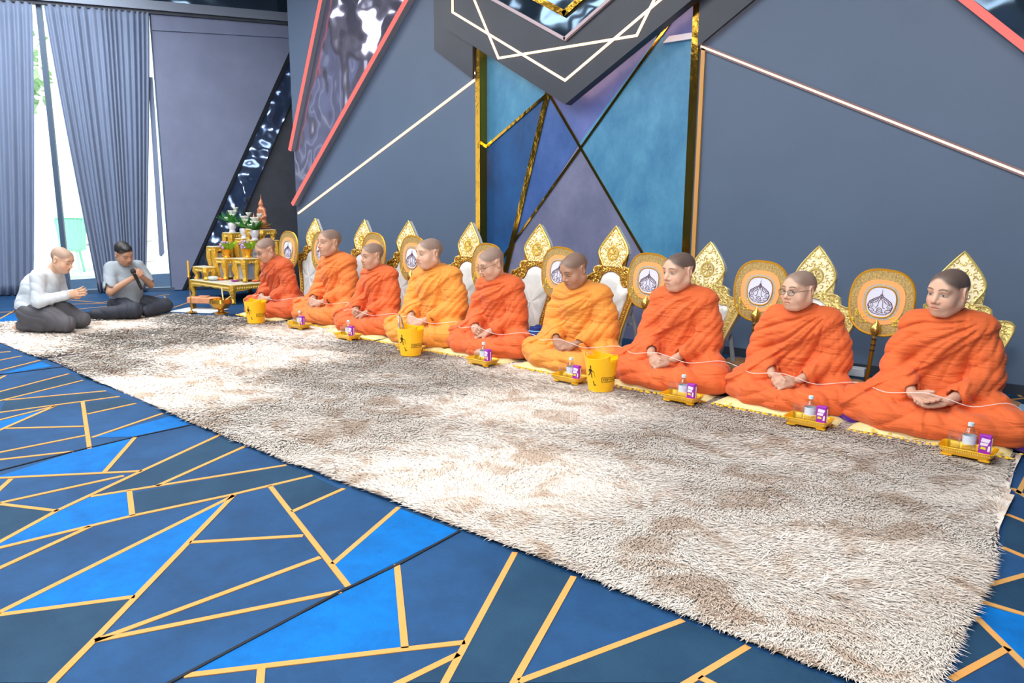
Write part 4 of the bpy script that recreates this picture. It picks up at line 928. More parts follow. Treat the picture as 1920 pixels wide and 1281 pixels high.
def fan():
    t = empty('ceremonial_fan'); zc = .67; up = lambda P, d=0: [(a, b + zc + d) for a, b in P]
    a0 = up(sup(.187, .205)); MB().prism(a0, -.005, .005, XZ).build('blade', m_weave, t)
    mb = MB(); mb.tube([(a, 0, b) for a, b in a0], .0085, 6, closed=True); mb.build('rim', m_fanrim, t, True)
    MB().ring(up(sup(.138, .140), .004), up(sup(.108, .112), .004), -.009, -.004, XZ).build('apricot_band', m_fanor, t)
    MB().ring(up(sup(.108, .112), .004), up(sup(.088, .094), .004), -.010, -.004, XZ).build('braid_band', m_fansil, t)
    pl_ = MB().prism(up(sup(.089, .095), .004), -.011, -.004, XZ).build('plate', m_fanwh, t)
    mb = MB(); mb.tube([(a, -.011, b) for a, b in up(sup(.089, .095), .004)], .0045, 6, closed=True); mb.build('plate_ring', m_fanrim, t, True)
    mb = MB(); E = lambda x, z: (x * .080, -.0125, zc + .004 + z * .086)
    def both(P, r):
        for s in (1, -1): mb.tube([E(s * x, z) for x, z in P], r, 5)
    mb.tube([E(0, .98), E(0, .6), E(0, .45)], [.0006, .0022, .003], 5)
    both([(.0, .62), (.12, .42), (.45, .24), (.78, .02), (.90, -.28), (.80, -.60), (.48, -.84), (0, -.92)], [.0015, .0022, .0026, .003, .003, .0026, .002, .0015])
    both([(.0, .5), (.05, .2), (.16, .02), (.17, -.25), (.24, -.42), (.36, -.40)], .0018)
    both([(.82, -.06), (.60, -.12), (.50, -.30), (.58, -.42), (.70, -.36), (.64, -.28)], .0018)
    both([(.84, -.50), (.62, -.50), (.44, -.56), (.40, -.68), (.50, -.74), (.56, -.66)], .0018)
    both([(.10, .36), (.30, .20), (.52, .06), (.58, -.08), (.44, -.08), (.34, .02)], .0017)
    both([(.18, .24), (.26, .06), (.38, -.04)], .002)
    mb.tube([E(.20 * math.cos(2 * PI * k / 14), -.62 + .20 * math.sin(2 * PI * k / 14)) for k in range(14)], .0018, 5, closed=True)
    both([(.30, .22), (.66, -.02), (.74, -.22)], .0016); both([(.86, -.30), (.74, -.42), (.80, -.52)], .0016); both([(.28, -.80), (.20, -.74), (.30, -.70)], .0016); both([(.08, .55), (.10, .35), (.03, .2)], .0016)
    mb.tube([E(-.14, -.60), E(0, -.52), E(.14, -.60), E(0, -.70), E(-.14, -.60)], .0016, 5)
    mb.build('emblem', m_embl, pl_, True)
    q = random.Random(2); mb = MB()
    for k in range(46):
        s = q.choice((-1, 1)); x = s * q.uniform(.06, .155); z = -.06 - q.uniform(0, .075) - .15 * (.15 - abs(x)) * .5
        mb.ell((x, -.010, zc + z), (q.uniform(.004, .009), .003, q.uniform(.003, .006)), 6, 3)
    tag(mb.build('sequin_spray', m_flor, t), kind='stuff')
    mb = MB(); mb.lathe([(0, .075), (.006, .06), (.022, .04), (.034, .014), (.034, -.002), (.024, -.022), (.012, -.035), (.012, -.05)], 14, (0, -.012, zc - .175)); mb.build('knob', m_knob, t, True)
    st = MB().tube([(0, -.006, zc - .215), (0, 0, .30), (0, 0, .02)], [.0125, .0125, .0125], 10).build('staff', m_staff, t, True)
    for z in (zc - .235, zc - .27, zc - .305): MB().lathe([(.0125, -.005), (.0165, -.003), (.0165, .003), (.0125, .005)], 12, (0, -.004, z), cap=False).build('band', m_dk, st, True)
    MB().lathe([(.075, 0), (.075, .012), (.03, .022), (.02, .05), (.0, .05)], 16).build('foot', m_staff, t, True)
    return t
fn0 = fan()
FXs = [(-7.75, .72), (-7.09, .73), (-6.18, .74), (-5.57, .73), (-4.56, .70), (-3.73, .70), (-2.87, .69), (-1.99, .68), (-1.21, .67)]
FW = ['at the altar end of the row', 'half hidden behind the head of the tallest monk', 'behind the head of the third monk from the altar', 'behind the head of the stout yellow-robed monk', 'behind the head of the slim monk with glasses', 'behind the head of the tan saffron-robed monk', 'behind the young monk third from the right', 'between the young monk and the round-faced monk', 'between the round-faced monk and the rightmost monk']
for i, (x, z) in enumerate(FXs):
    t = fn0 if i == 0 else copy_tree(fn0); t.location = (x, 5.0, .003 + z - .67 if z > .70 else .003); t.scale = (1, 1, 1)
    t.location = (x - .05, 4.98, .003); t.scale = (1.0, 1.0, z / .67); t.rotation_euler = (math.radians(-3), math.radians(4), 0)
    tag(t, 'round gold and apricot ceremonial fan ' + FW[i], 'fan', 'ceremonial fans')

# offering trays with glass, bottle and carton
m_tray = mat('yellow_gold_tray', (240, 184, 18), .3, metal=.25, coat=.4, bump=.35, bscale=110, bdist=.004)
m_cg = clearmat('clear_glass', (250, 251, 250), .05); m_pet = clearmat('clear_bottle', (246, 249, 250), .05)
m_water = clearmat('drinking_water', (244, 248, 248), .02)
m_cap = mat('pale_blue_cap', (196, 222, 230), .4); m_lab = mat('white_blue_label', (224, 230, 238), .5, noise=.6, nscale=60, rgb2=(184, 202, 222), stretch=(.3, .3, 2))
m_purp = mat('purple_carton', (150, 40, 176), .4); m_cwh = mat('carton_white_print', (232, 222, 240), .5); m_cye = mat('carton_yellow_print', (216, 214, 70), .5); m_straw = mat('white_straw', (236, 236, 236), .4)
m_foil = mat('gold_foil_sheet', (240, 214, 110), .2, metal=.7, bump=.8, bscale=30)
def rrect(hx, hy, r, n=4):
    P = []
    for cx, cy, a0 in ((hx - r, hy - r, 0), (-hx + r, hy - r, 90), (-hx + r, -hy + r, 180), (hx - r, -hy + r, 270)):
        for k in range(n + 1): a = math.radians(a0 + 90 * k / n); P.append((cx + r * math.cos(a), cy + r * math.sin(a)))
    return P
def tray():
    t = empty('offering_tray'); V = []; F = []; prof = [(.100, .058, 0), (.112, .066, .012), (.122, .076, .034), (.126, .080, .038), (.124, .078, .040), (.117, .071, .036), (.106, .060, .010), (.10, .055, .008)]
    for hx, hy, z in prof: V += [(a, b, z) for a, b in rrect(hx, hy, .028)]
    n = 20
    for k in range(len(prof) - 1):
        for j in range(n): F.append((k * n + j, k * n + (j + 1) % n, (k + 1) * n + (j + 1) % n, (k + 1) * n + j))
    F.append(tuple(range(n))[::-1]); F.append(tuple((len(prof) - 1) * n + j for j in range(n)))
    mb = MB(); mb.add(V, F); mb.build('dish', m_tray, t, True)
    mb = MB()
    for a in range(22):
        x = -.105 + .21 * a / 21; mb.ell((x, -.0745, .026), (.0045, .004, .006), 6, 4); mb.ell((x, .0745, .026), (.0045, .004, .006), 6, 4)
    tag(mb.build('rim_beading', m_carve, t, True), kind='stuff')
    for sx in (-1, 1):
        for sy in (-1, 1): MB().bbox((sx * .082, sy * .048, -.004), (.05, .022, .012), .003).build('foot', m_tray, t)
    return t
def glass():
    t = empty('drinking_glass'); MB().lathe([(.0, 0), (.026, 0), (.028, .004), (.033, .098), (.0315, .0985)], 18).build('tumbler', m_cg, t, True)
    MB().lathe([(.0, .0105), (.0255, .0105), (.029, .058), (.0, .058)], 18).build('water', m_water, t, True); return t
def bottle():
    t = empty('water_bottle'); MB().lathe([(.024, 0), (.030, .006), (.031, .03), (.029, .036), (.031, .044), (.031, .092), (.026, .108), (.015, .126), (.012, .134), (.012, .142)], 18).build('bottle_body', m_pet, t, True)
    MB().lathe([(.0317, .045), (.0317, .088)], 18, cap=False).build('label', m_lab, t, True)
    MB().lathe([(.0145, .136), (.0145, .152), (.012, .154), (0, .154)], 14).build('cap', m_cap, t, True)
    MB().lathe([(.0, .112), (.0225, .1115)], 16, cap=False).build('water_surface', m_water, t, True); return t
def carton():
    t = empty('drink_carton'); MB().bbox((0, 0, .055), (.052, .036, .11), .0025).build('box', m_purp, t)
    f = -.0186
    MB().prism([(-.019, .078), (.016, .074), (.022, .092), (-.015, .097)], f - .0006, f, XZ).build('print_block', m_cwh, t)
    MB().prism([(-.021, .058), (.010, .058), (.014, .071), (-.018, .074)], f - .0006, f, XZ).build('print_block', m_cwh, t)
    MB().prism([(-.020, .040), (.006, .038), (.004, .050), (-.014, .053)], f - .0006, f, XZ).build('print_block', m_cye, t)
    MB().prism([(.012, .030), (.023, .032), (.023, .060), (.015, .058)], f - .0006, f, XZ).build('print_block', m_cwh, t)
    MB().prism([(-.022, .004), (.020, .004), (.018, .016), (-.020, .018)], f - .0006, f, XZ).build('print_block', m_cwh, t)
    MB().tube([(.0275, .004, .02), (.0275, .004, .095)], .0025, 6).build('straw', m_straw, t); return t
TR = [(-6.42, 4.16), (-5.56, 4.11), (-4.68, 4.10), (-3.86, 4.12), (-3.0, 4.10), (-2.14, 4.14), (-1.34, 4.14), (-.55, 4.13)]
tr0, gl0, bt0, ca0 = tray(), glass(), bottle(), carton()
for i, (x, y) in enumerate(TR):
    who = WHO[i + 1]; y += .075
    t = tr0 if i == 0 else copy_tree(tr0); g = gl0 if i == 0 else copy_tree(gl0); b = bt0 if i == 0 else copy_tree(bt0); c = ca0 if i == 0 else copy_tree(ca0)
    rz = rnd.uniform(-.10, .02) + .04; ca_, sa_ = math.cos(rz), math.sin(rz)
    def off(dx, dy): return (x + dx * ca_ - dy * sa_, y + dx * sa_ + dy * ca_, .047)
    t.location = (x, y, .038); t.rotation_euler = (0, 0, rz); tag(t, 'yellow gold offering tray on the fur rug before ' + who, 'tray', 'offering trays')
    g.location = off(-.065, .008); tag(g, 'half full drinking glass on the tray before ' + who, 'glass', 'drinking glasses')
    b.location = off(.0, .012); tag(b, 'small clear water bottle on the tray before ' + who, 'bottle', 'water bottles')
    c.location = off(.072, -.012); c.rotation_euler = (0, 0, rz + rnd.uniform(-.2, .2)); tag(c, 'purple drink carton on the tray before ' + who, 'carton', 'drink cartons')

# yellow ice buckets
m_buck = mat('yellow_bucket', (252, 190, 6), .35, coat=.2); m_blk = mat('bucket_black_print', (40, 26, 10), .5); m_steel = mat('steel', (200, 200, 196), .2, metal=1.0)
def text_mesh(body):
    cu = bpy.data.curves.new('lettering', 'FONT'); cu.body = body; cu.size = 1.0; cu.align_x = 'LEFT'; cu.resolution_u = 2; cu.offset = .012
    o = bpy.data.objects.new('lettering', cu); COL.objects.link(o); dg = bpy.context.evaluated_depsgraph_get()
    me = bpy.data.meshes.new_from_object(o.evaluated_get(dg)); bpy.data.objects.remove(o); V = [v.co.copy() for v in me.vertices]; F = [tuple(p.vertices) for p in me.polygons]; return V, F
TV, TF = text_mesh('KEEP WALKING')
def bucket(x, y, phi, label):
    t = empty('ice_bucket', (x, y, .034)); tag(t, label, 'bucket', 'yellow ice buckets'); N = 56; V = []; F = []
    r = lambda z: .082 + .030 * z / .24
    def top(a): return .225 + .030 * abs(math.cos(a - phi - .9)) ** 3
    rows = [0, .06, .12, .17, .20, .215, .24, 1.0]
    for q in rows:
        for k in range(N):
            a = 2 * PI * k / N; z = q if q < .2 else (.2 + (top(a) - .2) * ((q - .2) / .04 * .9 if q < 1 else 1.0)); V.append((r(z) * math.cos(a), r(z) * math.sin(a), z))
    for i in range(len(rows) - 1):
        for k in range(N):
            a = 2 * PI * (k + .5) / N; slot = i == 5 and abs(math.cos(a - phi - .9)) > .93
            if not slot: F.append((i * N + k, i * N + (k + 1) % N, (i + 1) * N + (k + 1) % N, (i + 1) * N + k))
    F.append(tuple(range(N))[::-1]); mb = MB(); mb.add(V, F); me = mb.mesh('shell', True); o = link('shell', me, m_buck, t); md = o.modifiers.new('thick', 'SOLIDIFY'); md.thickness = .004; md.offset = 1.0
    rr = lambda z: r(z) + .0052
    def wrap(u, z): a = phi + u / r(z); return (rr(z) * math.cos(a), rr(z) * math.sin(a), z)
    s = .0215; xm = max(v.x for v in TV); sx = .128 / xm; mb = MB(); mb.add([wrap(.012 + v.x * sx, .078 + v.y * s) for v in TV], TF); mb.build('lettering', m_blk, t)
    mb = MB()
    for (u0, z0, u1, z1) in ((.004, .068, .148, .0715), (.004, .098, .148, .1015), (.004, .068, .0075, .1015), (.1445, .068, .148, .1015)):
        n = 12 if u1 - u0 > .02 else 1; P = []; Q = []
        for k in range(n + 1): u = u0 + (u1 - u0) * k / n; P += [wrap(u, z0), wrap(u, z1)]
        mb.add(P, [(2 * k, 2 * k + 2, 2 * k + 3, 2 * k + 1) for k in range(n)])
    mb.build('lettering_border', m_blk, t)
    # striding figure with hat and cane
    mb = MB(); ux, uz, S = -.075, .10, .062
    shapes = [[(-.05, .95), (.06, .93), (.10, 1.05), (.04, 1.16), (-.05, 1.12)], [(-.11, 1.13), (.14, 1.09), (.12, 1.15), (.06, 1.17), (.06, 1.28), (-.06, 1.28), (-.07, 1.17)],
              [(-.10, .92), (.10, .90), (.20, .62), (.08, .45), (-.12, .45), (-.16, .70)], [(.10, .88), (.34, .62), (.46, .66), (.44, .58), (.32, .54), (.10, .74)],
              [(-.10, .48), (.08, .48), (-.06, .22), (-.38, .02), (-.44, .08), (-.18, .28)], [(.0, .48), (.14, .48), (.24, .25), (.20, .05), (.34, -.02), (.32, -.08), (.12, -.06), (.12, .22)],
              [(-.22, .86), (-.10, .86), (-.22, .55), (-.30, .52)], [(.42, .64), (.46, .64), (.62, .0), (.58, .0)]]
    for P in shapes: mb.add([wrap(ux + a * S, uz + b * S) for a, b in P], [tuple(range(len(P)))])
    mb.add([wrap(ux + a, uz + b) for a, b in ((.022, -.025), (.027, -.025), (.036, -.052), (.046, -.048), (.044, -.058), (.030, -.058))], [(0, 1, 2, 3, 4, 5)])
    mb.build('striding_figure_print', m_blk, t)
    return t
for bx, by, lab in ((-7.05, 4.13, 'yellow ice bucket on the rug near the altar'), (-4.56, 4.07, 'yellow ice bucket with steel tongs before the stout yellow-robed monk'), (-2.70, 4.12, 'yellow ice bucket right of the middle beside a tray')):
    bucket(bx, by, math.atan2(-by, -bx), lab)
tg = empty('ice_tongs', (-4.615, 4.05, .04)); tag(tg, 'steel ice tongs standing in a yellow bucket', 'tongs')
for s in (-1, 1): MB().tube([(.02, .01 * s, .02), (-.03, .022 * s, .20), (-.055, .016 * s, .29), (-.062, .0, .315)], [.006, .008, .007, .005], 6).build('tong_arm', m_steel, tg, True)
MB().lathe([(.004, 0), (.009, .004), (.009, .01), (.004, .014)], 10, (-.062, 0, .305)).build('tong_hinge', m_steel, tg, True)
# ------------------------------------------------------------------ the two laymen at the left
def folds(S, amp, f, seed, zlo=-1):
    (I, J, K), X, Y, Z = S.near(.03); w = np.sin(9 * X + seed) + .8 * np.sin(11 * Z + 7 * Y + 2 * seed)
    d = np.abs(np.sin(f * (.55 * Z + .95 * X - .9 * Y) + 2.4 * w)) ** .7 - .6
    S.D[I, J, K] -= (amp * d).astype(np.float32)
def cloth(name, S, m_, parent):
    V, F = S.surf(); return link(name, npmesh(name, V, F), m_, parent)
# kneeling man
m_shirt1 = mat('white_grey_shirt', (206, 216, 222), .7, noise=.06, nscale=6, bump=.25, bscale=22, bdist=.01)
m_trou1 = mat('grey_trousers', (84, 84, 90), .75, bump=.25, bscale=26, bdist=.01)
m_belt = mat('brown_belt', (96, 62, 50), .5)
def kneeling_man():
    t = empty('person', (-8.22, 2.48, .03), math.radians(130.5)); t.scale = (.95, .92, .95); tag(t, 'kneeling man in a white-grey long-sleeved shirt with hands raised in prayer', 'person')
    ax = (axis((-.36, .36, .006)), axis((-.74, .40, .006)), axis((-.02, .95, .006)))
    hM = rotm(-4, 26, 0); hc = np.array((0, -.30, .725)); sk = (.66, .40, .27)
    SH = [(s * .165, -.13, .57) for s in (-1, 1)]; EL = [(s * .205, -.14, .32) for s in (-1, 1)]; WR = [(s * .045, -.36, .37) for s in (-1, 1)]
    B = Solid(*ax); B.el((0, .04, .2), (.14, .13, .12), .04); B.chain([(0, .02, .25), (0, -.05, .42), (0, -.12, .54)], [.11, .12, .10], .05)
    B.rc((0, -.13, .55), hc + hM @ np.array((0, .02, -.05)), .06, .056, .03); add_head(B, hc, hM, 1.06, 1.02, 1.0)
    for i, s in enumerate((-1, 1)):
        B.chain([SH[i], EL[i], WR[i]], [.05, .042, .027], .02); B.chain([(s * .09, .03, .18), (s * .13, -.34, .085), (s * .10, .12, .05)], [.08, .06, .04], .02)
        B.chain([(s * .10, .12, .05), (s * .08, .21, .035)], [.036, .03], .02)
        add_hand(B, WR[i], (-s * .10, -.92, .28 if s > 0 else .20), (s, -.1, .05), -s, (4, 6, 6), .005, spread=2.2, thumb=.6)
    skin_obj(B, sk, [(hc, hM, 1.06, sk, (.17, .15, .13), .6)], t)
    S = Solid(*ax); S.el((0, .05, .24), (.185, .165, .13), .05); S.chain([(0, .03, .30), (0, -.04, .43), (0, -.11, .53)], [.165, .165, .13], .05)
    S.rc((-.13, -.13, .56), (.13, -.13, .56), .065, .065, .05); S.rc((0, -.13, .56), (0, -.17, .615), .085, .066, .03)
    for i, s in enumerate((-1, 1)):
        w = np.array(WR[i]); e = np.array(EL[i]); S.chain([SH[i], EL[i], e + (w - e) * .86], [.068, .062, .046], .035); S.rc(e + (w - e) * .80, e + (w - e) * .88, .048, .048, .01)
    S.el((0, -.155, .66), (.06, .06, .06), .01, cut=True); folds(S, .0055, 26, 1.0); cut = np.maximum(S.D, .165 - S.a[2][None, None, :] + .25 * (S.a[1][None, :, None] + .1)); S.D = cut
    cloth('shirt', S, m_shirt1, t)
    T = Solid(*ax); T.el((0, .06, .19), (.175, .155, .12), .05)
    for s in (-1, 1): T.chain([(s * .09, .03, .19), (s * .125, -.20, .15), (s * .135, -.37, .085)], [.125, .105, .080], .04); T.chain([(s * .135, -.36, .075), (s * .12, -.10, .065), (s * .10, .14, .055)], [.075, .072, .052], .03)
    folds(T, .008, 26, 2.5); T.floor(0.0); cloth('trousers', T, m_trou1, t)
    mb = MB(); P = [(.176 * math.cos(a), .055 + .158 * math.sin(a), .185 + .02 * math.sin(a)) for a in [2 * PI * k / 24 for k in range(24)]]; mb.tube(P, .016, 6, closed=True); mb.build('belt', m_belt, t, True)
kneeling_man()
# man with the microphone
m_shirt2 = mat('grey_short_sleeved_shirt', (150, 162, 172), .75, noise=.08, nscale=8, bump=.25, bscale=22, bdist=.01)
m_trou2 = mat('dark_trousers', (44, 50, 62), .75, bump=.25, bscale=26, bdist=.01); m_hair = mat('black_hair', (20, 18, 18), .5, bump=.5, bscale=90)
m_btn = mat('shirt_button', (220, 222, 224), .4)
def microphone_man():
    t = empty('person', (-8.64, 3.49, .03), math.radians(86)); t.scale = (.95, .95, .97); tag(t, 'sitting man in a grey short-sleeved shirt speaking into a black microphone', 'person')
    ax = (axis((-.66, .56, .006)), axis((-.56, .32, .006)), axis((-.02, .95, .006)))
    hM = rotm(16, 28, -10); hc = np.array((-.035, -.13, .712)); sk = (.47, .27, .175)
    SH = [(s * .152, -.01, .545) for s in (-1, 1)]; EL = [(-.22, -.14, .29), (.24, -.10, .34)]; WR = [(.0, -.27, .445), (.085, -.25, .465)]
    B = Solid(*ax); B.el((0, .04, .14), (.15, .13, .11), .04); B.chain([(0, .03, .2), (0, .02, .38), (0, -.01, .51)], [.12, .125, .11], .05)
    B.rc((0, -.01, .53), hc + hM @ np.array((0, .02, -.05)), .06, .055, .03); add_head(B, hc, hM, 1.06)
    LEG = [[(-.09, .02, .12), (-.06, -.38, .09), (-.40, -.14, .055)], [(.09, .02, .12), (.36, -.16, .085), (.08, -.34, .06)]]
    for i, s in enumerate((-1, 1)): B.chain([SH[i], EL[i], WR[i]], [.052, .042, .028], .02); B.chain(LEG[i], [.08, .055, .04], .02)
    B.chain([(-.40, -.14, .05), (-.50, -.10, .04), (-.58, -.09, .032)], [.036, .034, .026], .02)
    add_hand(B, WR[0], (.55, -.5, .55), (-.5, -.85, .1), 1, (40, 60, 40), .005, thumb=.3); add_hand(B, WR[1], (-.5, -.6, .45), (.5, -.8, .15), -1, (40, 60, 40), .005, thumb=.3)
    skin_obj(B, sk, [(hc, hM, 1.06, sk, (.02, .018, .018), .95)], t)
    H = Solid(*ax)
    def hp(p): return hc + hM @ (np.array(p) * 1.06)
    H.el(hp((0, .022, .040)), (.086, .104, .090), .01, hM); H.el(hp((0, -.050, .088)), (.055, .05, .030), .03, hM)
    H.el(hp((0, -.088, -.03)), (.085, .075, .092), .02, hM, cut=True)
    for s in (-1, 1): H.el(hp((s * .085, -.005, -.03)), (.03, .05, .05), .01, hM, cut=True)
    H.el(hp((0, -.01, -.105)), (.12, .15, .062), .01, hM, cut=True)
    cloth('hair', H, m_hair, t)
    S = Solid(*ax); S.chain([(0, .03, .16), (0, .02, .34), (0, 0, .50)], [.172, .165, .135], .05); S.el((0, .02, .3), (.18, .15, .2), .05); S.rc((-.125, -.01, .54), (.125, -.01, .54), .068, .068, .05); S.rc((0, -.01, .55), (0, -.03, .605), .085, .064, .03)
    for i in (0, 1):
        e = np.array(EL[i]); h = np.array(SH[i]); m_ = h + (e - h) * .80; S.chain([SH[i], m_], [.074, .072], .04); S.rc(m_ - (e - h) * .05, m_ + (e - h) * .03, .074, .076, .01); S.rc(m_ + (e - h) * .04, e, .07, .07, .01, cut=True)
    S.el((0, -.03, .66), (.058, .062, .065), .01, cut=True); folds(S, .0055, 26, 4.2); S.D = np.maximum(S.D, .13 - S.a[2][None, None, :]); sh = cloth('shirt', S, m_shirt2, t)
    for k in range(4): MB().ell((.0, -.155 + .012 * k * .6, .42 - .07 * k), (.006, .003, .006), 8, 4).build('button', m_btn, sh)
    T = Solid(*ax); T.el((0, .04, .12), (.19, .16, .12), .05)
    for i in (0, 1): T.chain(LEG[i][:2], [.115, .085], .04); T.chain(LEG[i][1:], [.085, .058], .03)
    folds(T, .009, 26, 6.1); T.floor(0.0); cloth('trousers', T, m_trou2, t)
    K = Solid(*ax); K.chain([(-.39, -.142, .05), (-.50, -.10, .04), (-.59, -.088, .034)], [.044, .040, .032], .02); K.floor(0.0); cloth('sock', K, mat('dark_sock', (32, 36, 46), .9), t)
    mc = empty('microphone', t.location + Matrix.Rotation(math.radians(86), 3, 'Z') @ Vector((.05, -.335, .30))); mc.rotation_euler = (math.radians(-12), math.radians(-16), math.radians(86)); tag(mc, 'black handheld microphone held by the grey-shirted man', 'microphone')
    m_mic = mat('black_microphone', (22, 22, 24), .35); MB().lathe([(0, 0), (.013, .002), (.015, .02), (.018, .16), (.020, .185), (.014, .19)], 14).build('handle', m_mic, mc, True)
    MB().lathe([(.016, .188), (.026, .20), (.028, .22), (.022, .24), (0, .248)], 14).build('grille', mat('dark_grille', (60, 60, 64), .4, metal=.8, bump=.6, bscale=400), mc, True)
microphone_man()
# ------------------------------------------------------------------ altar set by the wall
m_agold = mat('altar_gold', (240, 194, 72), .32, metal=.35, bump=.8, bscale=55, bdist=.01, noise=.35, nscale=40, rgb2=(206, 152, 40))
m_apale = mat('altar_pale_gold', (244, 224, 140), .35, metal=.3)
m_atop = mat('altar_white_top', (214, 214, 206), .35); m_amir = mat('altar_mirror_inlay', (190, 198, 206), .15, metal=.6)
def altar_table(x0, x1, y0, y1, z0, z1, label, apron=.085, legw=.046, big=False):
    cx, cy = (x0 + x1) / 2, (y0 + y1) / 2; t = empty('altar_table', (cx, cy, z0)); tag(t, label, 'altar table', 'stepped altar tables'); hx, hy, h = (x1 - x0) / 2, (y1 - y0) / 2, z1 - z0
    MB().bbox((0, 0, h - .006), (2 * hx + .016, 2 * hy + .016, .012), .003).build('moulding', m_apale, t); MB().bbox((0, 0, h + .001), (2 * hx - .01, 2 * hy - .01, .006), .002).build('top', m_atop, t)
    # scalloped carved aprons on four sides
    for k, (w_, d_) in enumerate(((hx, hy), (hy, hx), (hx, hy), (hy, hx))):
        n = max(6, int(w_ * 60)); P = [(-w_, h - .012)]; low = []
        for i in range(n + 1): u = -1 + 2 * i / n; low.append((u * w_, h - .012 - apron * (.55 + .45 * abs(u) ** 2 + .12 * abs(math.sin(u * PI * 2.5)))))
        P = low + [(w_, h - .012), (-w_, h - .012)]
        a = k * PI / 2; ca, sa = math.cos(a), math.sin(a)
        def fn(u, z, tt, d_=d_, ca=ca, sa=sa): y_ = -d_ + tt; return (u * ca - y_ * sa, u * sa + y_ * ca, z)
        ap_ = MB().prism(P, 0.0, .010, fn).build('apron', m_agold, t)
        if True:
            mb = MB(); m2 = int(w_ * 2 / .032)
            for i in range(m2): u = -w_ + (i + .5) * 2 * w_ / m2; q_ = fn(u, h - .012 - apron * .42, -.002); mb.ell(q_, (.010, .010, .012), 6, 4)
            tag(mb.build('apron_beads', m_apale, ap_, True), kind='stuff')
    for sx in (-1, 1):
        for sy in (-1, 1):
            P = [(sx * (hx - .022), sy * (hy - .022), h - .02), (sx * (hx - .014), sy * (hy - .014), h * .66), (sx * (hx - .03), sy * (hy - .03), h * .28), (sx * (hx - .018), sy * (hy - .018), 0.006), (sx * (hx - .014), sy * (hy - .014), 0)]
            MB().tube(P, [legw, legw * .95, legw * .6, legw * .75, legw * .8], 6).build('leg', m_agold, t, True)
    if not big and h > .2: MB().box((0, 0, h * .45), (2 * hx - .06, 2 * hy - .06, h * .7)).build('inlay_panel', m_amir, t)
    return t
altar_table(-9.80, -8.73, 4.80, 5.68, 0, .25, 'large low gold altar table with white top standing on the floor', .085, .046, True)
zb = .256
altar_table(-9.55, -9.32, 5.04, 5.26, zb, .54, 'small gold altar stand at front carrying the left orange vase')
altar_table(-9.10, -8.86, 5.06, 5.28, zb, .56, 'small gold altar stand at front carrying the right orange vase')
altar_table(-9.32, -9.09, 5.16, 5.32, zb, .45, 'low gold altar stand between the two front vase stands')
altar_table(-9.76, -9.46, 4.84, 4.99, zb, .43, 'low pale gold altar stand at the left corner of the altar')
altar_table(-9.74, -9.57, 5.04, 5.22, zb, .69, 'narrow gold altar stand at the left rear of the altar')
altar_table(-9.78, -9.58, 5.30, 5.48, zb, .87, 'tallest left gold altar stand carrying a white vase')
altar_table(-9.49, -9.29, 5.32, 5.48, zb, .80, 'gold altar stand in the middle carrying the white flower vase')
altar_table(-9.16, -8.80, 5.29, 5.55, zb, .79, 'tall broad gold altar stand at the right below the statues')
altar_table(-9.20, -8.82, 5.32, 5.52, .797, .93, 'topmost gold altar step with the seated statue')
# seated statues
m_stat = mat('pink_bronze_statue', (200, 128, 92), .35, metal=.2)
def statue(x, y, z, h, label):
    k = h / .46; t = tag(empty('seated_statue', (x, y, z)), label, 'statue'); S = Solid(axis((-.16, .16, .005)), axis((-.14, .12, .005)), axis((-.01, .50, .005)))
    S.el((0, 0, .07), (.11, .07, .02), .01); 
    for s in (-1, 1): S.chain([(s * .03, .01, .10), (s * .10, -.03, .09), (-s * .01, -.065, .09)], [.036, .028, .02], .02); S.chain([(s * .062, 0, .25), (s * .085, 0, .17), (s * .03, -.06, .115)], [.022, .019, .013], .012)
    S.chain([(0, .01, .10), (0, .01, .18), (0, .0, .25)], [.055, .042, .052], .03); S.rc((-.05, 0, .255), (.05, 0, .255), .022, .022, .02); S.rc((0, 0, .26), (0, 0, .30), .018, .018, .015)
    S.el((0, -.004, .325), (.030, .033, .040), .01); S.el((0, .0, .368), (.018, .018, .018), .012); S.rc((0, 0, .38), (0, 0, .455), .010, .002, .008); S.rc((0, -.033, .328), (0, -.037, .315), .004, .006, .006)
    for s in (-1, 1): S.el((s * .031, 0, .32), (.004, .007, .018), .004)
    V, F = S.surf(); link('figure', npmesh('figure', V * k, F), m_stat, t)
    MB().lathe([(.10 * k, 0), (.115 * k, .012 * k), (.09 * k, .03 * k), (.11 * k, .05 * k), (.10 * k, .062 * k), (0, .062 * k)], 20).build('lotus_base', m_stat, t, True)
statue(-8.96, 5.42, .935, .46, 'tall seated bronze statue with pointed crown at the top of the altar')
statue(-9.14, 5.41, .935, .22, 'small seated bronze statue beside the tall statue on the altar')
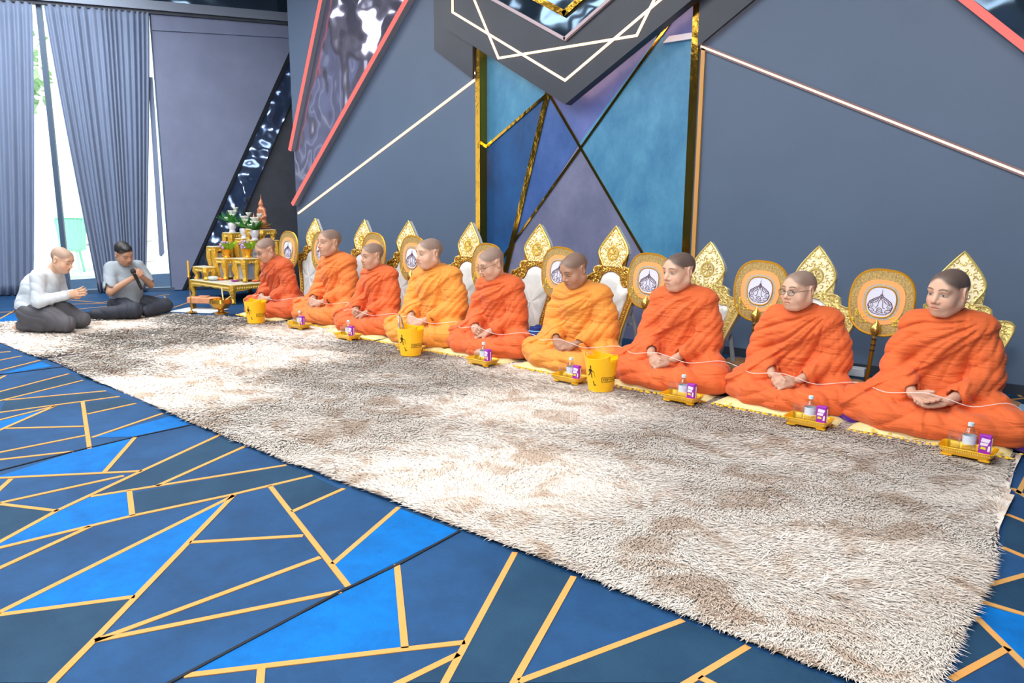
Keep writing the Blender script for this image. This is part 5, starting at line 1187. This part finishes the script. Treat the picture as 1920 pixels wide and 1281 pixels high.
# vases of flowers
m_vwh = mat('white_vase', (228, 226, 232), .3); m_vor = mat('orange_gold_vase', (240, 160, 20), .28, metal=.35)
m_pet = mat('white_petal', (232, 234, 224), .6); m_lil = mat('lilac_petal', (196, 164, 204), .6); m_grn = mat('lush_leaf', (44, 150, 36), .45, noise=.4, nscale=30); m_lime = mat('lime_fern', (140, 180, 20), .5); m_ctr = mat('flower_centre', (206, 206, 90), .6)
def vase(x, y, z, kind, label, seed):
    q = random.Random(seed); t = tag(empty('flower_vase', (x, y, z)), label, 'vase', 'altar flower vases')
    if kind == 'white':
        MB().lathe([(.042, 0), (.044, .01), (.036, .03), (.056, .075), (.060, .11), (.054, .13), (.050, .132), (.046, .10), (0, .09)], 18).build('vase_body', m_vwh, t, True)
        for k in range(7):
            a = 2.4 * k + q.random(); r = .03 + .045 * (k > 2); c = Vector((r * math.cos(a), r * math.sin(a), .17 + .045 * (k % 4))); mb = MB()
            for j in range(6):
                b = 2 * PI * j / 6; M = Matrix.Rotation(b, 3, 'Z') @ Matrix.Rotation(-.8, 3, 'Y'); mb.ell(c + M @ Vector((.02, 0, 0)), (.034, .026, .012), 8, 5, M)
            o = mb.build('blossom', m_pet, t, True); MB().ell(c + Vector((0, 0, .006)), (.008, .008, .008), 6, 4).build('flower_centre', m_ctr, o)
        for k in range(12):
            a = 2 * PI * k / 12 + q.uniform(-.2, .2); d = Vector((math.cos(a), math.sin(a), q.uniform(.25, 1.1))).normalized(); n = d.cross(Vector((0, 0, 1))).normalized() * .024; c = Vector((0, 0, .13)); L = q.uniform(.16, .25)
            up = Vector((0, 0, .006)); mb = MB(); P = [c, c + d * L * .4 + n, c + d * L * .8 + n * .7, c + d * L, c + d * L * .8 - n * .7, c + d * L * .4 - n]
            mb.add([p + up * .5 for p in P] + [p - up * .5 for p in P], [(0, 1, 2, 3, 4, 5), (11, 10, 9, 8, 7, 6)] + [(i, 6 + i, 6 + (i + 1) % 6, (i + 1) % 6) for i in range(6)]); mb.build('leaf', m_grn, t)
    else:
        MB().lathe([(.044, 0), (.048, .008), (.030, .03), (.032, .045), (.058, .085), (.066, .115), (.060, .115), (.03, .07), (0, .06)], 18).build('vase_body', m_vor, t, True)
        mb = MB(); mb2 = MB()
        for k in range(46):
            a = q.uniform(0, 2 * PI); r = q.uniform(0, .065); mb.ell((r * math.cos(a) - .035, r * math.sin(a) - .02, .13 + q.uniform(0, .085)), (.016, .016, .013), 6, 4)
        for k in range(60):
            a = q.uniform(0, 2 * PI); r = q.uniform(.01, .07); d = Vector((math.cos(a), math.sin(a), 1.4)).normalized(); c = Vector((.03 + r * math.cos(a) * .6, .02 + r * math.sin(a) * .6, .11)); n = d.orthogonal().normalized() * .013; L = q.uniform(.08, .15)
            mb2.add([c, c + d * L * .5 + n, c + d * L, c + d * L * .5 - n], [(0, 1, 2, 3)])
        tag(mb.build('lilac_florets', m_lil, t, True), kind='stuff'); tag(mb2.build('fern', m_lime if seed % 2 else m_grn, t), kind='stuff')
vase(-9.39, 5.40, .805, 'white', 'white vase with white flowers on the middle altar stand', 11)
vase(-8.89, 5.26, .795, 'white', 'white vase with white flowers just below the tall statue', 12)
vase(-9.68, 5.39, .875, 'white', 'white vase with flowers at the far left of the altar', 13)
vase(-9.43, 5.15, .545, 'orange', 'orange vase with lilac flowers on the left front stand', 15)
vase(-8.98, 5.20, .565, 'orange', 'orange vase with lilac flowers and lime fern on the right front stand', 17)
# garlands and other small things about the altar
def garland(x, y, z, rgb, label):
    mb = MB(); t = tag(empty('flower_garland', (x, y, z)), label, 'garland', 'garlands on the altar table')
    for k in range(10): a = 2 * PI * k / 10; MB().ell((.032 * math.cos(a), .032 * math.sin(a), .016), (.014, .014, .014), 7, 5).build('bead', mat('garland_%d' % rgb[2], rgb, .6), t, True)
    MB().ell((0, 0, .02), (.022, .022, .014), 8, 5).build('centre', m_ctr, t, True)
garland(-9.37, 5.0, zb, (244, 112, 62), 'orange garland lying left of the middle on the altar table'); garland(-9.05, 5.03, zb, (150, 50, 130), 'purple garland lying on the altar table'); garland(-8.84, 5.2, zb, (246, 120, 60), 'orange garland at the right edge of the altar table')
m_brass = mat('brass', (196, 150, 62), .25, metal=.85)
bw = tag(empty('brass_bowl', (-7.90, 4.20, .03)), 'brass footed bowl with a stick of bristles on the rug', 'bowl'); MB().lathe([(.075, 0), (.078, .012), (.035, .03), (.03, .05), (.09, .075), (.125, .13), (.118, .17), (.112, .17), (.115, .13), (.08, .085), (0, .075)], 28).build('bowl_body', m_brass, bw, True)
MB().tube([(.02, .03, .09), (-.06, .06, .22), (-.10, .08, .29)], [.006, .008, .005], 7).build('sprinkler_handle', mat('straw_whisk', (214, 196, 140), .7), bw, True)
MB().tube([(-.02, -.02, .09), (.05, .10, .2)], .005, 6).build('sprinkler_stick', mat('straw_whisk', (214, 196, 140), .7), bw, True)
cs = tag(empty('candle_stand', (-8.36, 4.08, .012)), 'thin brass stand with a tall yellow candle left of the altar', 'candle'); MB().lathe([(.06, 0), (.06, .008), (.02, .016), (.007, .03), (.007, .16), (.013, .17), (.007, .18), (.007, .40), (.022, .42), (.015, .43), (0, .43)], 14).build('stand', m_brass, cs, True); MB().lathe([(.011, .43), (.011, .60), (.0, .605)], 10).build('candle', mat('yellow_candle', (236, 176, 40), .5), cs, True)
wb = tag(empty('prayer_rest', (-8.55, 4.34, .0)), 'pinkish wooden rest on short legs beside the brass bowl', 'wooden rest', None); wb.rotation_euler = (0, 0, .55)
m_pinkw = mat('pink_wood', (220, 152, 110), .6, noise=.25, nscale=12)
MB().bbox((0, 0, .12), (.40, .11, .075), .012).build('block', m_pinkw, wb)
for s in (-1, 1): MB().bbox((s * .15, 0, .045), (.03, .09, .09), .006).build('leg', m_brass, wb)
MB().bbox((.0, 0, .165), (.12, .07, .014), .004).build('book', m_pinkw, wb)
sheet = tag(MB().bbox((0, 0, .006), (.55, .36, .010), .003, rz=.5).build('floor_tray', mat('white_tray', (206, 214, 222), .5)), 'flat white tray on the floor below the wooden rest', 'tray'); sheet.location = (-8.5, 4.25, 0.002)
pil = tag(MB().bbox((-9.42, 4.92, zb + .03), (.16, .11, .05), .02).build('folded_cloth', mat('pale_cloth', (196, 204, 200), .8)), 'folded pale cloth on the left of the altar table', 'cloth')
# ------------------------------------------------------------------ smaller things among the monks
m_purple = mat('purple_satin', (88, 16, 176), .45, sheen=.3, noise=.3, nscale=8, bump=.6, bscale=18, bdist=.02)
def bundle(name, c, r, m_, label, cat, seed, flat_=.8):
    t = empty(name, c); tag(t, label, cat); S = Solid(axis((-r * 1.6, r * 1.6, r / 16)), axis((-r * 1.6, r * 1.6, r / 16)), axis((-.01, r * 2, r / 16))); q = random.Random(seed)
    S.el((0, 0, r * .5 * flat_), (r * 1.1, r, r * .62 * flat_), r * .3)
    for k in range(5): a = q.uniform(0, 6.28); S.el((r * .6 * math.cos(a), r * .6 * math.sin(a), r * .4 * flat_), (r * .55, r * .5, r * .4 * flat_), r * .25)
    (I, J, K), X, Y, Z = S.near(r * .3); an = np.arctan2(Y, X); S.D[I, J, K] -= (r * .055 * (np.abs(np.sin(an * 5 + 9 * Z / r * .4 + 2 * np.sin(X / r * 3 + seed))) - .5)).astype(np.float32); S.floor(0)
    V, F = S.surf(); link('cloth', npmesh('cloth', V, F), m_, t); return t
bundle('satin_bag', (-1.205, 4.60, .01), .150, m_purple, 'purple satin bag between the round-faced monk and the rightmost monk', 'bag', 1, .95)
b2 = bundle('satin_bag', (-.36, 4.62, .01), .15, m_purple, 'purple satin bag at the right of the rightmost monk', 'bag', 2, .7)
bundle('satin_bag', (-2.02, 5.0, .01), .11, m_purple, 'purple satin bag peeping out behind the third monk from the right', 'bag', 3, 1.3)
bundle('satin_bag', (-6.93, 4.66, .01), .11, m_purple, 'small purple satin bag between the two monks nearest the altar', 'bag', 4, 1.6)
m_navy = mat('navy_pouch', (16, 44, 120), .7, bump=.3, bscale=40); m_cord = mat('light_blue_cord', (120, 190, 236), .6)
pc = tag(empty('cloth_pouch', (-3.74, 4.72, .02)), 'navy blue pouch with light blue cord between the middle monks', 'bag'); 
S = Solid(axis((-.12, .12, .008)), axis((-.10, .10, .008)), axis((-.01, .30, .008))); S.chain([(0, 0, .05), (0, 0, .15), (0, 0, .235)], [.075, .07, .055], .03); S.el((0, 0, .27), (.05, .04, .04), .01, cut=True); folds(S, .006, 40, 2.0); S.floor(0); V, F = S.surf(); link('pouch_body', npmesh('pouch_body', V, F), m_navy, pc)
MB().tube([(-.02, -.055, .225), (-.05, -.075, .22), (-.045, -.08, .12), (-.03, -.082, .05)], .005, 6).build('cord', m_cord, pc, True); MB().tube([(.058 * math.cos(a), .058 * math.sin(a), .225) for a in [2 * PI * k / 16 for k in range(16)]], .005, 6, closed=True).build('drawstring', m_cord, pc, True)
# lidded bamboo boxes behind the monks
m_bam = mat('tan_woven_lid', (206, 158, 104), .6, noise=.3, nscale=30, bump=.4, bscale=90); m_bam2 = mat('glossy_tan_body', (196, 164, 118), .35, noise=.2, nscale=20)
def lidbox(x, y, label, r=.085):
    t = tag(empty('lidded_bowl', (x, y, .002)), label, 'bowl', 'lidded bowls behind the monks'); MB().lathe([(r * .8, 0), (r * 1.0, .02), (r * 1.02, .055), (r * .98, .065), (0, .065)], 22).build('bowl_body', m_bam2, t, True); MB().lathe([(r * 1.03, .062), (r * 1.05, .072), (r * .95, .092), (r * .5, .102), (0, .104)], 22).build('lid', m_bam, t, True)
lidbox(-1.39, 5.24, 'tan lidded bowl on the floor behind the purple bag'); lidbox(-.53, 5.30, 'tan lidded bowl on the floor right of the rightmost monk'); lidbox(-2.30, 5.42, 'tan lidded bowl behind the third monk from the right')
m_pw = mat('white_box_card', (206, 212, 218), .6); m_pb = mat('pale_blue_packet', (150, 188, 216), .5)
tag(MB().bbox((-1.56, 5.86, .035), (.16, .09, .062), .004, rz=.1).build('small_box', m_pw), 'small white box on the floor against the right wall', 'box')
def packet(x, y, label, rz):
    t = tag(empty('paper_packet', (x, y, .002), rz), label, 'packet', 'pale blue packets'); MB().bbox((0, 0, .05), (.11, .07, .1), .012).build('packet_body', m_pb, t); MB().prism([(-.05, .1), (.05, .1), (.02, .125), (-.035, .13)], -.006, .006, XZ).build('folded_top', m_pb, t)
packet(-1.23, 5.23, 'pale blue paper packet behind the purple bag', .3); packet(-.40, 5.12, 'pale blue paper packet right of the rightmost monk', -.2)
cp0 = tag(empty('plastic_cup', (-2.83, 4.92, .01)), 'pale plastic cup on the floor right of the tan saffron-robed monk', 'cup'); MB().lathe([(.026, 0), (.036, .09), (.034, .09), (.025, .004), (0, .004)], 16).build('cup_body', mat('frosted_cup', (210, 216, 226), .3), cp0, True); MB().lathe([(.037, .088), (.038, .094), (0, .096)], 16).build('cup_lid', m_pw, cp0, True)
# plate of petals in the right-hand bag
pp = tag(empty('petal_plate', (-.27, 4.56, .10)), 'gold plate of petals on the purple bag at the right edge', 'plate'); MB().lathe([(.03, 0), (.07, .012), (.085, .03), (.08, .03), (.06, .014), (0, .012)], 20).build('plate_body', m_tray, pp, True); q = random.Random(4); mb = MB()
for k in range(30): a = q.uniform(0, 6.28); r = q.uniform(0, .055); mb.ell((r * math.cos(a), r * math.sin(a), .024 + q.uniform(0, .012)), (.012, .009, .004), 6, 3)
tag(mb.build('petals', mat('yellow_petals', (226, 188, 70), .6), pp), kind='stuff')
# white thread passed from hand to hand
P = []
for d in reversed(MONKS):
    x, s, my = d['x'], d['sc'], d['y']
    P += [(x + .36 * s, my - .17 * s, .045 + .205 * s), (x + .20 * s, my - .27 * s, .045 + .185 * s), (x + .09 * s, my - .315 * s, .045 + .215 * s), (x, my - .335 * s, .045 + .235 * s), (x - .09 * s, my - .315 * s, .045 + .22 * s), (x - .22 * s, my - .28 * s, .045 + .195 * s), (x - .36 * s, my - .17 * s, .045 + .20 * s)]
P = [(-.30, 4.60, .10)] + P + [(-8.0, 4.85, .30), (-8.72, 5.2, .30)]
def catmull(P, n=5):
    out = []
    for i in range(len(P) - 1):
        p0, p1, p2, p3 = (Vector(P[max(i - 1, 0)]), Vector(P[i]), Vector(P[i + 1]), Vector(P[min(i + 2, len(P) - 1)]))
        for k in range(n): t = k / n; out.append(.5 * ((2 * p1) + (p2 - p0) * t + (2 * p0 - 5 * p1 + 4 * p2 - p3) * t * t + (3 * p1 - p0 - 3 * p2 + p3) * t ** 3))
    out.append(Vector(P[-1])); return out
tag(MB().tube(catmull(P), .0019, 5).build('sacred_thread', mat('white_thread', (236, 226, 220), .8)), 'long white thread passing through the hands of all the monks', 'thread')
# loose petals on the rug edge
q = random.Random(8)
m_petal = mat('yellow_petals', (226, 188, 70), .6)
pm = MB().ell((0, 0, 0), (.016, .011, .004), 7, 4).mesh('petal', True); pm.materials.append(m_petal)
for k, (x, y) in enumerate([(-1.0, 4.27), (-.93, 4.29), (-.86, 4.25), (-.80, 4.28), (-.42, 4.32), (-.37, 4.25), (-.34, 4.36), (-1.85, 4.30), (-1.02, 4.30)]):
    tag(share('fallen_petal', pm, None, (x, y, .045), (0, q.uniform(-.2, .2), q.uniform(0, 6))), 'yellow petals fallen on the rug before the mats of the right-hand monks', 'petal', 'fallen yellow petals')
